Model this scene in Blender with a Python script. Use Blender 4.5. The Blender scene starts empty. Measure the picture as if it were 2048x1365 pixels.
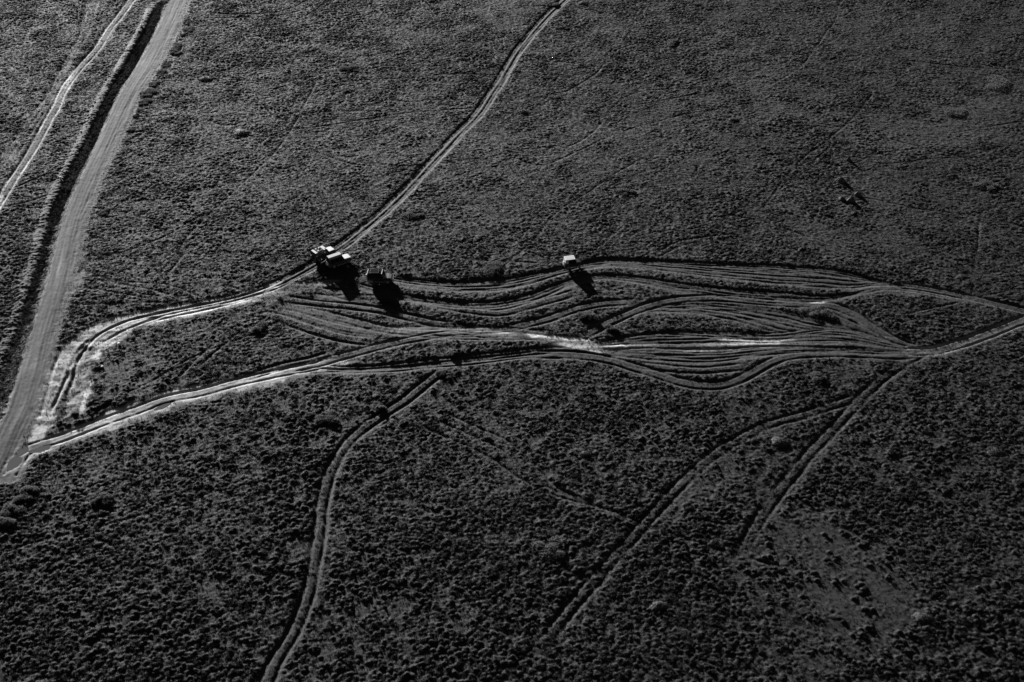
import bpy, bmesh, math
import numpy as np
from mathutils import Vector, Matrix
R = math.radians
rng = np.random.default_rng(7)
scene = bpy.context.scene
col = scene.collection

# ---------------------------------------------------------------- camera
CAM_H, PITCH, FPX = 137.0, R(38.0), 2560.0
cam = bpy.data.cameras.new("camera")
cam.sensor_width = 36.0
cam.lens = 36.0 * FPX / 2048.0
cam.clip_start = 1.0
cam.clip_end = 9000.0
camo = bpy.data.objects.new("camera", cam)
camo.location = (0, 0, CAM_H)
camo.rotation_euler = (R(90) - PITCH, 0, 0)
col.objects.link(camo)
scene.camera = camo

# ---------------------------------------------------------------- light
SUN_EL = R(11.1)
SUN_DIR = Vector((-0.405, 0.914, 0)).normalized() * math.cos(SUN_EL) + Vector((0, 0, math.sin(SUN_EL)))
sun = bpy.data.lights.new("sun", 'SUN')
sun.energy = 5.0
sun.angle = R(0.5)
sun.color = (1, 1, 1)
suno = bpy.data.objects.new("sun", sun)
suno.rotation_euler = SUN_DIR.to_track_quat('Z', 'Y').to_euler()
suno.location = (0, 200, 100)
col.objects.link(suno)

world = bpy.data.worlds.new("World")
scene.world = world
world.use_nodes = True
wn, wl = world.node_tree.nodes, world.node_tree.links
wn.clear()
sky = wn.new('ShaderNodeTexSky')
sky.sky_type = 'NISHITA'
sky.sun_disc = False
sky.sun_elevation = SUN_EL
sky.sun_rotation = math.atan2(SUN_DIR.x, SUN_DIR.y)
sky.altitude = 1900
sky.air_density = 0.45
sky.dust_density = 0.3
sep = wn.new('ShaderNodeSeparateColor')      # black and white film behind a red filter
bg = wn.new('ShaderNodeBackground')
bg.inputs['Strength'].default_value = 0.05
wo = wn.new('ShaderNodeOutputWorld')
wl.new(sky.outputs[0], sep.inputs[0])
wl.new(sep.outputs[0], bg.inputs['Color'])
wl.new(bg.outputs[0], wo.inputs[0])

scene.view_settings.view_transform = 'Standard'
scene.view_settings.look = 'None'
scene.view_settings.gamma = 1.0
scene.view_settings.use_curve_mapping = False
scene.view_settings.exposure = 1.68
scene.cycles.max_bounces = 5
scene.cycles.diffuse_bounces = 2
scene.cycles.glossy_bounces = 2
scene.cycles.transmission_bounces = 3
scene.cycles.volume_bounces = 0
scene.cycles.caustics_reflective = False
scene.cycles.caustics_refractive = False

# ---------------------------------------------------------------- mapping photo -> ground
SP, CP = math.sin(PITCH), math.cos(PITCH)
def at(px, py):
    u = (px - 1024.0) / FPX
    v = (682.5 - py) / FPX
    t = CAM_H / (SP - v * CP)
    return np.array([t * u, t * (CP + v * SP)])
def pix(x, y):                       # ground point -> photo coordinates (for reading the traced patches)
    d = y * CP + CAM_H * SP
    v = (y * SP - CAM_H * CP) / d
    return 1024.0 + FPX * x / d, 682.5 - FPX * v
def P(pts):
    return np.array([at(*p) for p in pts])

# ---------------------------------------------------------------- materials
def node(nt, t, **kw):
    n = nt.nodes.new(t)
    for k, v in kw.items():
        if k in n.inputs.keys(): n.inputs[k].default_value = v
        else: setattr(n, k, v)
    return n
def g3(v): return (v, v, v, 1)
def mat(name, base, rough=0.5, metal=0.0, spec=0.5, var=0.0, scale=8.0, coat=0.0):
    m = bpy.data.materials.new(name); m.use_nodes = True
    nt = m.node_tree; b = nt.nodes['Principled BSDF']
    b.inputs['Base Color'].default_value = g3(base)
    b.inputs['Roughness'].default_value = rough
    b.inputs['Metallic'].default_value = metal
    b.inputs['Specular IOR Level'].default_value = spec
    b.inputs['Coat Weight'].default_value = coat
    if var > 0:
        tc = nt.nodes.new('ShaderNodeTexCoord')
        n = node(nt, 'ShaderNodeTexNoise', Scale=scale, Detail=4.0)
        mr = node(nt, 'ShaderNodeMapRange')
        mr.inputs['From Min'].default_value = 0.3; mr.inputs['From Max'].default_value = 0.7
        mr.inputs['To Min'].default_value = base * (1 - var); mr.inputs['To Max'].default_value = base * (1 + var)
        nt.links.new(tc.outputs['Object'], n.inputs['Vector'])
        nt.links.new(n.outputs[0], mr.inputs[0]); nt.links.new(mr.outputs[0], b.inputs['Base Color'])
        mr2 = node(nt, 'ShaderNodeMapRange')
        mr2.inputs['To Min'].default_value = max(0.02, rough - 0.12); mr2.inputs['To Max'].default_value = rough + 0.12
        nt.links.new(n.outputs[0], mr2.inputs[0]); nt.links.new(mr2.outputs[0], b.inputs['Roughness'])
    return m

def foliage(name, base, trans=0.35, var=0.35, rough=0.55):
    m = bpy.data.materials.new(name); m.use_nodes = True
    nt = m.node_tree; b = nt.nodes['Principled BSDF']; out = nt.nodes['Material Output']
    b.inputs['Roughness'].default_value = rough
    b.inputs['Specular IOR Level'].default_value = 0.25
    geo = nt.nodes.new('ShaderNodeNewGeometry')
    n = node(nt, 'ShaderNodeTexNoise', Scale=0.05, Detail=4.0)
    nt.links.new(geo.outputs['Position'], n.inputs['Vector'])
    add = node(nt, 'ShaderNodeMath', operation='ADD')
    nt.links.new(n.outputs[0], add.inputs[0])
    ri = node(nt, 'ShaderNodeMath', operation='MULTIPLY'); ri.inputs[1].default_value = 0.6
    nt.links.new(geo.outputs['Random Per Island'], ri.inputs[0]); nt.links.new(ri.outputs[0], add.inputs[1])
    mr = node(nt, 'ShaderNodeMapRange')
    mr.inputs['From Min'].default_value = 0.4; mr.inputs['From Max'].default_value = 1.2
    mr.inputs['To Min'].default_value = base * (1 - var); mr.inputs['To Max'].default_value = base * (1 + var)
    nt.links.new(add.outputs[0], mr.inputs[0]); nt.links.new(mr.outputs[0], b.inputs['Base Color'])
    tr = nt.nodes.new('ShaderNodeBsdfTranslucent')
    nt.links.new(mr.outputs[0], tr.inputs['Color'])
    mx = nt.nodes.new('ShaderNodeMixShader'); mx.inputs[0].default_value = trans
    nt.links.new(b.outputs[0], mx.inputs[1]); nt.links.new(tr.outputs[0], mx.inputs[2])
    nt.links.new(mx.outputs[0], out.inputs['Surface'])
    return m

def ground_mat():
    m = bpy.data.materials.new("plain_ground"); m.use_nodes = True
    nt = m.node_tree; b = nt.nodes['Principled BSDF']; L = nt.links.new
    geo = nt.nodes.new('ShaderNodeNewGeometry')
    soil = node(nt, 'ShaderNodeAttribute', attribute_name='soil')
    wet = node(nt, 'ShaderNodeAttribute', attribute_name='wet')
    n1 = node(nt, 'ShaderNodeTexNoise', Scale=0.06, Detail=5.0)
    n2 = node(nt, 'ShaderNodeTexNoise', Scale=1.7, Detail=6.0, Roughness=0.65)
    n3 = node(nt, 'ShaderNodeTexNoise', Scale=9.0, Detail=5.0, Roughness=0.7)
    for n in (n1, n2, n3): L(geo.outputs['Position'], n.inputs['Vector'])
    def mapr(src, a, c, lo, hi):
        r = node(nt, 'ShaderNodeMapRange')
        r.inputs['From Min'].default_value = a; r.inputs['From Max'].default_value = c
        r.inputs['To Min'].default_value = lo; r.inputs['To Max'].default_value = hi
        L(src, r.inputs[0]); return r.outputs[0]
    def mul(a, c, op='MULTIPLY'):
        k = node(nt, 'ShaderNodeMath', operation=op)
        for i, s in enumerate((a, c)):
            if isinstance(s, (int, float)): k.inputs[i].default_value = s
            else: L(s, k.inputs[i])
        return k.outputs[0]
    # grass thatch
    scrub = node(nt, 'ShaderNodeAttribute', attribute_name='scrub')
    gr = mul(mapr(scrub.outputs['Fac'], 0.0, 1.0, 1.0, 0.4), mapr(n1.outputs[0], 0.3, 0.7, 0.008, 0.014))  # ground colour darkened under tall tufts to paint in foreground shade
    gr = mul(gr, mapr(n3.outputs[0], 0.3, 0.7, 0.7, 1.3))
    # bare soil: trodden, blotched
    so = mul(mapr(n2.outputs[0], 0.3, 0.7, 0.85, 1.15), mapr(n3.outputs[0], 0.3, 0.7, 0.9, 1.1))
    s3 = mul(soil.outputs['Fac'], soil.outputs['Fac'])
    so = mul(so, mapr(s3, 0.0, 1.0, 0.06, 0.60))
    # soil mask broken up by noise
    br = mul(soil.outputs['Fac'], mapr(n3.outputs[0], 0.35, 0.65, -0.22, 0.22), 'ADD')
    sm = mapr(mul(br, mapr(n2.outputs[0], 0.3, 0.7, -0.12, 0.12), 'ADD'), 0.1, 0.95, 0.0, 1.0)
    mx = node(nt, 'ShaderNodeMix', data_type='FLOAT')
    L(sm, mx.inputs[0]); L(gr, mx.inputs[2]); L(so, mx.inputs[3])
    wm = mapr(wet.outputs['Fac'], 0.0, 1.0, 1.0, 0.45)
    L(mul(mx.outputs[0], wm), b.inputs['Base Color'])
    L(mul(mapr(wet.outputs['Fac'], 0.0, 1.0, 0.85, 0.62), mul(soil.outputs['Fac'], 0.12), 'ADD'), b.inputs['Roughness'])
    b.inputs['Sheen Weight'].default_value = 0.0; b.inputs['Sheen Roughness'].default_value = 0.45
    b.inputs['Specular IOR Level'].default_value = 0.27
    bump = node(nt, 'ShaderNodeBump', Strength=0.6, Distance=0.06)
    L(n3.outputs[0], bump.inputs['Height']); L(bump.outputs[0], b.inputs['Normal'])
    return m

M = dict(
    paint_dark=mat('dark_paint', 0.035, 0.28, spec=0.5, var=0.3, coat=0.5),
    paint_black=mat('black_paint', 0.012, 0.35, var=0.3),
    paint_light=mat('light_paint', 0.72, 0.35, var=0.1, coat=0.3),
    paint_grey=mat('grey_paint', 0.10, 0.35, var=0.15, coat=0.4),
    paint_tan=mat('tan_paint', 0.3, 0.3, var=0.15, coat=0.5),
    canvas_light=mat('light_canvas', 0.55, 0.8, var=0.12),
    canvas_dark=mat('dark_canvas', 0.05, 0.85, var=0.3),
    canvas_black=mat('black_canvas', 0.006, 0.95, spec=0.03, var=0.3),
    glass=mat('window_glass', 0.012, 0.06, spec=0.8),
    rubber=mat('tyre_rubber', 0.018, 0.8, var=0.3, scale=20),
    rim=mat('steel_rim', 0.45, 0.4, metal=0.4, var=0.2),
    chrome=mat('bare_metal', 0.5, 0.3, metal=0.8, var=0.15),
    lamp=mat('lamp_glass', 0.6, 0.1, spec=0.8),
    seat=mat('seat_cloth', 0.10, 0.85, var=0.25),
    skin=mat('skin', 0.3, 0.6, var=0.1),
    hair=mat('hair', 0.02, 0.6),
    shirt_a=mat('pale_shirt', 0.55, 0.85, var=0.1),
    shirt_b=mat('dark_shirt', 0.07, 0.85, var=0.1),
    trousers=mat('trousers', 0.12, 0.85, var=0.1),
    stone=mat('pale_stone', 0.72, 0.7, var=0.15, scale=3),
    earth=mat('mound_earth', 0.013, 0.82, var=0.4, scale=3),
    clay=mat('bare_clay', 0.035, 0.95, var=0.3, scale=3),
    grass=foliage('grass_blades', 0.029, var=0.65, trans=0.75, rough=0.6),
    scrub=foliage('shade_tussock_blades', 0.020, trans=0.7, rough=0.6, var=0.7),  # darker copy of the grass, foreground shade put into its colour
    leaf=foliage('shrub_leaves', 0.075, trans=0.65),
    stem=mat('shrub_stem', 0.08, 0.9),
    water=mat('puddle_water', 0.10, 0.05, spec=0.6),
)
M['ground'] = ground_mat()

# ---------------------------------------------------------------- noise
LAT = rng.random((256, 256)).astype(np.float32)
def vnoise(x, y, scale, ox=0.0, oy=0.0):
    u, v = x / scale + ox + 1000, y / scale + oy + 1000
    iu, iv = np.floor(u).astype(np.int64), np.floor(v).astype(np.int64)
    fu, fv = u - iu, v - iv
    fu = fu * fu * (3 - 2 * fu); fv = fv * fv * (3 - 2 * fv)
    a, b_ = iu & 255, (iu + 1) & 255
    c, d = iv & 255, (iv + 1) & 255
    return (LAT[a, c] * (1 - fu) * (1 - fv) + LAT[b_, c] * fu * (1 - fv) + LAT[a, d] * (1 - fu) * fv + LAT[b_, d] * fu * fv) * 2 - 1
def fbm(x, y, scale, octv=4, o=0.0, gain=0.5):
    s, a, t = 0, 1.0, 0
    for k in range(octv):
        s = s + a * vnoise(x * (0.8 if k % 2 else 1) + 0.6 * y * (k % 2), y - 0.6 * x * (k % 2), scale / 1.9 ** k, o + 17.3 * k, o * 1.7 + 5.1 * k)
        t += a; a *= gain
    return s / t
def sstep(a, b, x):
    t = np.clip((x - a) / (b - a), 0, 1)
    return t * t * (3 - 2 * t)

# ---------------------------------------------------------------- the ground grid
X0, X1, Y0, Y1 = -152.0, 152.0, 92.0, 344.0
DX, DY = 0.18, 0.15
NX, NY = int((X1 - X0) / DX) + 1, int((Y1 - Y0) / DY) + 1
gx = X0 + DX * np.arange(NX); gy = Y0 + DY * np.arange(NY)
GX, GY = np.meshgrid(gx, gy)
GX = GX.astype(np.float32); GY = GY.astype(np.float32)
zeros = lambda: np.zeros((NY, NX), np.float32)

def smooth(pts, step=0.2):           # Catmull-Rom through the traced points, resampled evenly
    p = np.vstack([2 * pts[0] - pts[1], pts, 2 * pts[-1] - pts[-2]])
    out = []
    for i in range(1, len(p) - 2):
        n = max(2, int(np.linalg.norm(p[i + 1] - p[i]) / 0.5))
        t = (np.arange(n) / n)[:, None]
        out.append(0.5 * (2 * p[i] + (p[i + 1] - p[i - 1]) * t + (2 * p[i - 1] - 5 * p[i] + 4 * p[i + 1] - p[i + 2]) * t ** 2
                          + (3 * p[i] - p[i - 1] - 3 * p[i + 1] + p[i + 2]) * t ** 3))
    out.append(p[-2][None]); q = np.vstack(out)
    for _ in range(3):
        q[1:-1] = (q[:-2] + 2 * q[1:-1] + q[2:]) / 4
    d = np.r_[0, np.cumsum(np.linalg.norm(np.diff(q, axis=0), axis=1))]
    s = np.arange(0, d[-1], step)
    return np.c_[np.interp(s, d, q[:, 0]), np.interp(s, d, q[:, 1])], s
def offset(q, off):
    t = np.gradient(q, axis=0); t /= np.linalg.norm(t, axis=1)[:, None] + 1e-9
    return q + np.c_[-t[:, 1], t[:, 0]] * np.asarray(off).reshape(-1, 1)

def splat(arr, q, amp, rad, fn, line=True):     # arr = max(arr, amp*fn(distance)) round a polyline or single points
    q = np.asarray(q)
    if line:
        T = np.vstack([q[1:] - q[:-1], [[0, 0]]]); Ln = np.linalg.norm(T, axis=1); T = T / (Ln[:, None] + 1e-9)
    amp = np.broadcast_to(np.asarray(amp, np.float32), (len(q),))
    rad_ = float(np.max(rad)); rad = np.broadcast_to(np.asarray(rad, np.float32), (len(q),))
    ok = (q[:, 0] > X0 + 3) & (q[:, 0] < X1 - 3) & (q[:, 1] > Y0 + 3) & (q[:, 1] < Y1 - 3)
    q, amp, rad = q[ok], amp[ok], rad[ok]
    if line: T, Ln = T[ok], Ln[ok]
    if not len(q): return
    ci = np.rint((q[:, 0] - X0) / DX).astype(int); cj = np.rint((q[:, 1] - Y0) / DY).astype(int)
    wi, wj = int(rad_ / DX) + 1, int(rad_ / DY) + 1
    for j in range(-wj, wj + 1):
        for i in range(-wi, wi + 1):
            if (i * DX) ** 2 + (j * DY) ** 2 > (rad_ + 0.3) ** 2: continue
            ii, jj = ci + i, cj + j
            k = (ii >= 0) & (ii < NX) & (jj >= 0) & (jj < NY)
            vx, vy = X0 + ii * DX - q[:, 0], Y0 + jj * DY - q[:, 1]
            if line:
                tt = np.clip(vx * T[:, 0] + vy * T[:, 1], 0, Ln); vx = vx - tt * T[:, 0]; vy = vy - tt * T[:, 1]
            d = np.hypot(vx, vy) / rad
            v = amp * fn(np.minimum(d, 1.0))
            np.maximum.at(arr, (jj[k], ii[k]), v[k].astype(np.float32))
bell = lambda d: (1 - d * d) ** 2
flat = lambda d: 1 - sstep(0.55, 1.0, d)

RUT, BERM, SOIL, CLEAR, LOW = zeros(), zeros(), zeros(), zeros(), zeros()
K = [0]
def rut(q, s, depth=0.14, w=0.34, soil=0.5, clear=0.34, berm=0.05, fade=True, camp=1.2, fl=4):
    K[0] += 1; o = 13.7 * K[0]
    q = offset(q, 0.17 * fbm(s, s * 0 + o, 5.0, 3, o))
    m = np.clip(0.75 + 0.7 * fbm(s, s * 0 + o, 4.0, 3, o + 3), 0.1, 1.5)
    m2 = 0.75 + 0.5 * fbm(s, s * 0 - o, 9.0, 3, o + 8)
    if fade:
        e = np.minimum(sstep(0, 4, s), sstep(0, fl, s[-1] - s)); m = m * e; m2 = m2 * e
    splat(RUT, q, depth * m, w, bell)
    splat(BERM, offset(q, w * 1.15)[::2], (berm * m)[::2], 0.42, bell)
    splat(BERM, offset(q, -w * 1.15)[::2], (berm * m)[::2], 0.42, bell)
    splat(SOIL, offset(q, 0.1)[::2], (soil * m2)[::2], 0.5, flat)
    splat(CLEAR, q[::2], np.minimum(1, camp * m)[::2], clear + 0.2, flat)

def track(pts, soil=0.6, fl=4, depth=0.14, gauge=1.55, mid=0.35, clear=1.0, lanes=1, spread=0.0, fade=True, w=0.34, midsoil=None, camp=1.2):
    q, s = smooth(P(pts))
    for l in range(lanes):
        c = (l - (lanes - 1) / 2) * spread
        for sd in (-1, 1):
            rut(offset(q, c + sd * gauge / 2 + 0.1 * fbm(s, s * 0, 12.0, 2, 5.0 * l)), s, depth, w, soil, fade=fade, camp=camp, fl=fl)
    if mid:
        e = np.minimum(sstep(0, 4, s), sstep(0, 4, s[-1] - s)) if fade else 1.0
        splat(CLEAR, q[::3], ((mid + 0 * s) * e)[::3], gauge / 2 + spread * (lanes - 1) / 2 + clear, flat)
        splat(SOIL, q[::3], ((midsoil if midsoil is not None else soil * 0.35) * (0.8 + 0.4 * fbm(s, s * 0, 7, 3, 2.0)) * e)[::3], gauge / 2 + spread * (lanes - 1) / 2 + 0.5, flat)

def family(A, B, n, soil=0.3, depth=0.13, mid=0.6, jit=0.3, w=0.25, soils=None, rclear=0.26, camp=1.0):
    a, sa = smooth(P(A)); b, sb = smooth(P(B))
    N = int(max(len(a), len(b)))
    t = np.linspace(0, 1, N); n = n + 2 if n > 5 else n
    def rs(q): 
        u = np.linspace(0, 1, len(q)); return np.c_[np.interp(t, u, q[:, 0]), np.interp(t, u, q[:, 1])]
    a, b = rs(a), rs(b)
    wd = np.linalg.norm(a - b, axis=1)
    for k in range(n):
        f = k / (n - 1) if n > 1 else 0.5
        f = f + rng.uniform(-jit, jit) / max(1, n - 1) * 2
        ff = np.clip(f + 1.1 / n * fbm(t * 60, t * 0 + k * 9.1, 14.0, 2, k * 3.3), -0.05, 1.05)
        q = a * (1 - ff[:, None]) + b * ff[:, None]
        i0, i1 = (0, N)
        if n > 3:
            if rng.random() < 0.5: i0 = int(N * rng.uniform(0, 0.2))
            if rng.random() < 0.5: i1 = int(N * rng.uniform(0.8, 1.0))
        q = q[i0:i1]
        s = np.arange(len(q)) * 0.2
        rut(q, s, depth * 1.2 * rng.uniform(0.5, 1.2), w * rng.uniform(1.0, 1.35), soil * rng.uniform(0.15, 0.9), clear=rclear, camp=camp, berm=0.004)
    if n > 4:
        for k in range(2):
            f0, f1 = rng.uniform(0, 1, 2); i0 = int(N * rng.uniform(0, 0.5)); i1 = int(i0 + N * rng.uniform(0.3, 0.5))
            ff = f0 + (f1 - f0) * sstep(0.0, 1.0, np.linspace(0, 1, i1 - i0)); q = a[i0:i1] * (1 - ff[:, None]) + b[i0:i1] * ff[:, None]
            rut(q, np.arange(len(q)) * 0.2, depth * 1.1, w * 1.2, soil * 0.8)
    for k in range(12):
        f = k / 11
        q = a * (1 - f) + b * f
        e = np.minimum(sstep(0, 25, np.arange(N)), sstep(0, 25, N - np.arange(N)))
        splat(CLEAR, q[::4], ((mid + 0.6 * fbm(q[:, 0] * 0.4, q[:, 1] * 1.5, 2.5, 4, 4.0)) * e)[::4], np.clip(wd[::4] / 11 + 0.3, 0.5, 1.6), flat)

def inside(poly, X=None, Y=None):    # signed soft mask of a traced ground polygon
    X = GX if X is None else X; Y = GY if Y is None else Y
    q = P(poly); xa, ya = q.min(0) - 3; xb, yb = q.max(0) + 3
    i0, i1 = max(0, int((xa - X0) / DX)), min(NX, int((xb - X0) / DX))
    j0, j1 = max(0, int((ya - Y0) / DY)), min(NY, int((yb - Y0) / DY))
    sx, sy = X[j0:j1, i0:i1], Y[j0:j1, i0:i1]
    ins = np.zeros(sx.shape, bool); dist = np.full(sx.shape, 1e9, np.float32)
    for k in range(len(q)):
        a, b = q[k], q[(k + 1) % len(q)]
        c = ((a[1] > sy) != (b[1] > sy))
        with np.errstate(divide='ignore', invalid='ignore'):
            c &= sx < (b[0] - a[0]) * (sy - a[1]) / (b[1] - a[1] + 1e-12) + a[0]
        ins ^= c
        ab = b - a; t = np.clip(((sx - a[0]) * ab[0] + (sy - a[1]) * ab[1]) / (ab @ ab + 1e-9), 0, 1)
        dist = np.minimum(dist, np.hypot(sx - a[0] - t * ab[0], sy - a[1] - t * ab[1]))
    return (slice(j0, j1), slice(i0, i1)), np.where(ins, dist, -dist), sx, sy
def patch(poly, soil=1.0, clear=1.0, edge=0.6, rag=0.6, low=0.0, o=0.0):
    sl, sd, sx, sy = inside(poly)
    if poly[0][0] > 500:             # worn soil drawn out along the wheel tracks
        m = sstep(-edge, edge, sd - 0.05 + 1.3 * rag * fbm(sx * 0.22, sy * 1.5, 1.6, 4, o + 3.0, 0.6)) * np.clip(0.85 + 0.6 * fbm(sx * 0.3, sy * 2.2, 1.6, 3, o + 9.0), 0.2, 1.0)
    else: m = sstep(-edge, edge, sd + rag * fbm(sx, sy, 1.6, 4, o + 3.0)) * np.clip(0.92 + 0.35 * fbm(sx, sy, 2.5, 4, o + 9.0), 0.3, 1.0)
    SOIL[sl] = np.maximum(SOIL[sl], soil * m)
    CLEAR[sl] = np.maximum(CLEAR[sl], clear * m)
    if low: LOW[sl] = np.maximum(LOW[sl], low * m)
def patch_px(cx, cy, rx, ry, soil, ang=0.0, clear=0.9, rag=0.9):
    a = np.linspace(0, 2 * math.pi, 14)[:-1]
    c, s_ = math.cos(R(ang)), math.sin(R(ang))
    patch([(cx + rx * math.cos(t) * c - ry * math.sin(t) * s_, cy + rx * math.cos(t) * s_ + ry * math.sin(t) * c) for t in a],
          soil, clear, 0.8, rag, o=cx * 0.01)

# ---- main road
ROAD_L = [(352, -30), (340, 0), (308, 67), (273, 133), (232, 200), (200, 267), (171, 333), (140, 400), (118, 455), (94, 555), (64, 655), (34, 755), (14, 815), (-8, 870), (-35, 940), (-60, 1000)]
ROAD_R = [(385, -30), (372, 0), (346, 67), (310, 133), (272, 200), (240, 267), (208, 333), (180, 400), (162, 455), (138, 555), (108, 655), (86, 755), (68, 815), (46, 860), (20, 905), (-14, 960)]
road_poly = ROAD_L + ROAD_R[::-1]
sl, sd, sx, sy = inside(road_poly)
rm = sstep(-0.5, 0.5, sd + 0.3 * fbm(sx, sy, 1.5, 3, 9.0))
ROADM = zeros(); ROADM[sl] = rm
_rc, _ = smooth(P([((a[0] + b[0]) / 2, (a[1] + b[1]) / 2) for a, b in zip(ROAD_L, ROAD_R)])); _o = np.argsort(_rc[:, 1])
ru = sx - np.interp(sy, _rc[_o, 1], _rc[_o, 0])          # metres across the road
streak = fbm(ru * 1.6, sy * 0.07, 1.0, 4, 33.0, 0.6)
ROADS = zeros(); ROADS[sl] = streak * rm
SOIL[sl] = np.maximum(SOIL[sl], np.clip(0.33 + 0.34 * streak + 0.14 * fbm(sx, sy, 6.0, 4, 77.0) - 0.10 * sstep(0.2, 2.0, ru), 0.08, 0.8) * rm); CLEAR[sl] = np.maximum(CLEAR[sl], rm)
rc = [((a[0] + b[0]) / 2, (a[1] + b[1]) / 2) for a, b in zip(ROAD_L, ROAD_R)]
qc, sc_ = smooth(P(rc))
for off, dp, so in ((-1.25, 0.06, 0.5), (0.1, 0.05, 0.5), (-0.5, 0.05, 0.6), (1.5, 0.16, 0.2), (0.9, 0.12, 0.3), (2.0, 0.14, 0.15)):
    rut(offset(qc, off), sc_, dp, 0.3, so, berm=0.02)
# shoulders: dull trampled strip on the right, ragged spoil on the left
q, s = smooth(P(ROAD_R)); q2 = offset(q, -0.9 if False else 0.9)
splat(CLEAR, q[::3], 0.7, 1.6, flat); splat(SOIL, q[::3], (0.30 + 0.2 * fbm(s, 0 * s, 5, 3, 1.0))[::3], 1.2, flat)
q, s = smooth(P(ROAD_L))
splat(SOIL, q[::3], (0.55 + 0.3 * fbm(s, 0 * s, 3, 3, 2.0))[::3], 0.5, flat)

# ---- drainage ditch beside it
DITCH = zeros(); BANK = zeros()
dq, ds = smooth(P([(324, 8), (306, 50), (282, 95), (257, 140), (230, 185), (206, 235), (186, 280), (163, 325), (138, 375), (116, 430), (98, 500), (78, 570), (56, 640), (34, 700), (10, 775), (-20, 850)]))
dep = np.interp(ds, [0, 6, 60, 110, 150, 190, 260], [0.4, 1.1, 1.0, 0.7, 0.45, 0.3, 0.2])
dep = dep * (0.95 + 0.35 * fbm(ds, 0 * ds, 9.0, 3, 61.0))
splat(DITCH, dq[::2], dep[::2], 1.55, lambda d: 1 - sstep(0.2, 1.0, d))
splat(CLEAR, dq[::3], 0.25, 1.5, flat)
splat(BANK, offset(dq, -2.3)[::3] , (dep * 0.42)[::3], 1.5, bell)
splat(SOIL, offset(dq, -2.2)[::3], (0.26 + 0.25 * fbm(ds, 0 * ds, 3, 3, 6.0))[::3], 0.8, flat)

# ---- bright track far left and its faint neighbours
FL = [(275, -20), (262, 0), (240, 30), (217, 60), (197, 93), (167, 127), (147, 150), (123, 187), (113, 213), (93, 247), (73, 283), (53, 317), (30, 353), (7, 390), (-15, 425)]
track(FL, soil=1.0, depth=0.16, gauge=1.7, mid=0.9, clear=0.9, w=0.34, midsoil=0.45, fade=False)
patch([(140, 140), (158, 140), (150, 165), (128, 195), (118, 200), (128, 170)], 0.95, 0.9)
patch([(-15, 388), (14, 388), (8, 402), (-10, 425)], 1.0, 1.0, 0.4, 0.4)
family([(178, -10), (158, 67), (128, 123), (95, 187), (55, 240), (5, 310), (-10, 330)], [(200, -10), (175, 67), (146, 115), (108, 190), (72, 250), (22, 325), (-10, 365)], 4, soil=0.02, depth=0.05, mid=0.2, rclear=0.12, camp=0.6)

# ---- the track that comes down from the top to the vehicles, then the wide bare road to the junction
T2 = [(1150, -20), (1129, 0), (1102, 25), (1076, 53), (1038, 100), (1012, 141), (998, 164), (957, 226), (924, 260), (869, 319), (798, 395), (742, 446), (690, 487), (660, 507), (632, 527), (600, 545), (560, 566), (520, 582)]
track(T2, soil=0.27, depth=0.16, gauge=1.55, mid=0.7, clear=0.2, lanes=2, spread=0.6, fade=False, midsoil=0.08)
track([(a + 1, b) for a, b in T2[3:14]], soil=0.5, depth=0.12, gauge=1.6, mid=0.0, fade=True, w=0.26)
patch_px(921, 262, 9, 5, 0.6, -50)
BARE = [(560, 558), (512, 575), (447, 594), (359, 607), (280, 619), (224, 635), (180, 651), (140, 675), (118, 700), (96, 740), (84, 790), (66, 840), (52, 882), (60, 897), (92, 884), (106, 850), (112, 820), (122, 790), (134, 750), (146, 722), (172, 694), (190, 698), (188, 712), (212, 699), (240, 683), (271, 659), (319, 647), (399, 629), (512, 603), (570, 585)]
patch(BARE, 0.88, 1.0, 0.6, 0.8, low=0.12)
patch([(512, 588), (447, 606), (359, 620), (290, 634), (240, 650), (205, 668), (188, 690), (212, 699), (240, 683), (271, 659), (319, 647), (399, 629), (512, 603)], 1.0, 1.0, 0.4, 0.4)
patch([(190, 700), (184, 740), (172, 770), (160, 800), (152, 840), (165, 835), (178, 800), (186, 770), (192, 735), (198, 700)], 0.95, 0.9, 0.5, 1.3)
patch([(60, 860), (82, 850), (96, 858), (88, 884), (60, 892), (50, 882)], 0.92, 1.0, 0.6, 1.0)
patch([(58, 906), (90, 900), (66, 920), (40, 938), (28, 950), (34, 932)], 0.95, 1.0, 0.4, 0.5)
patch([(146, 548), (170, 535), (168, 562), (150, 585), (136, 590)], 0.55, 0.8, 0.8, 1.3)
patch([(168, 470), (176, 500), (172, 540), (160, 545), (160, 500)], 0.4, 0.6, 0.8, 1.3)
CHAN = []
for k, pts in enumerate(([(560, 566), (512, 583), (447, 601), (380, 614), (300, 630), (240, 647), (195, 672), (165, 702), (146, 738)],
            [(560, 573), (512, 590), (440, 608), (360, 624), (300, 640), (250, 660), (215, 680), (190, 695)],
            [(545, 580), (500, 597), (420, 617), (340, 634), (290, 648)],
            [(200, 662), (168, 688), (150, 712), (136, 745), (124, 775), (108, 810), (96, 840)],
            [(180, 690), (160, 712), (150, 735), (146, 760), (135, 790)],
            [(120, 700), (105, 740), (96, 780), (84, 820), (70, 850)])):
    q, s = smooth(P(pts)); rut(q, s, 0.22 if k in (0, 3, 4) else 0.15, 0.45, 0.85, berm=0.08)
    if k in (0, 3, 4): CHAN.append(q)
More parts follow.
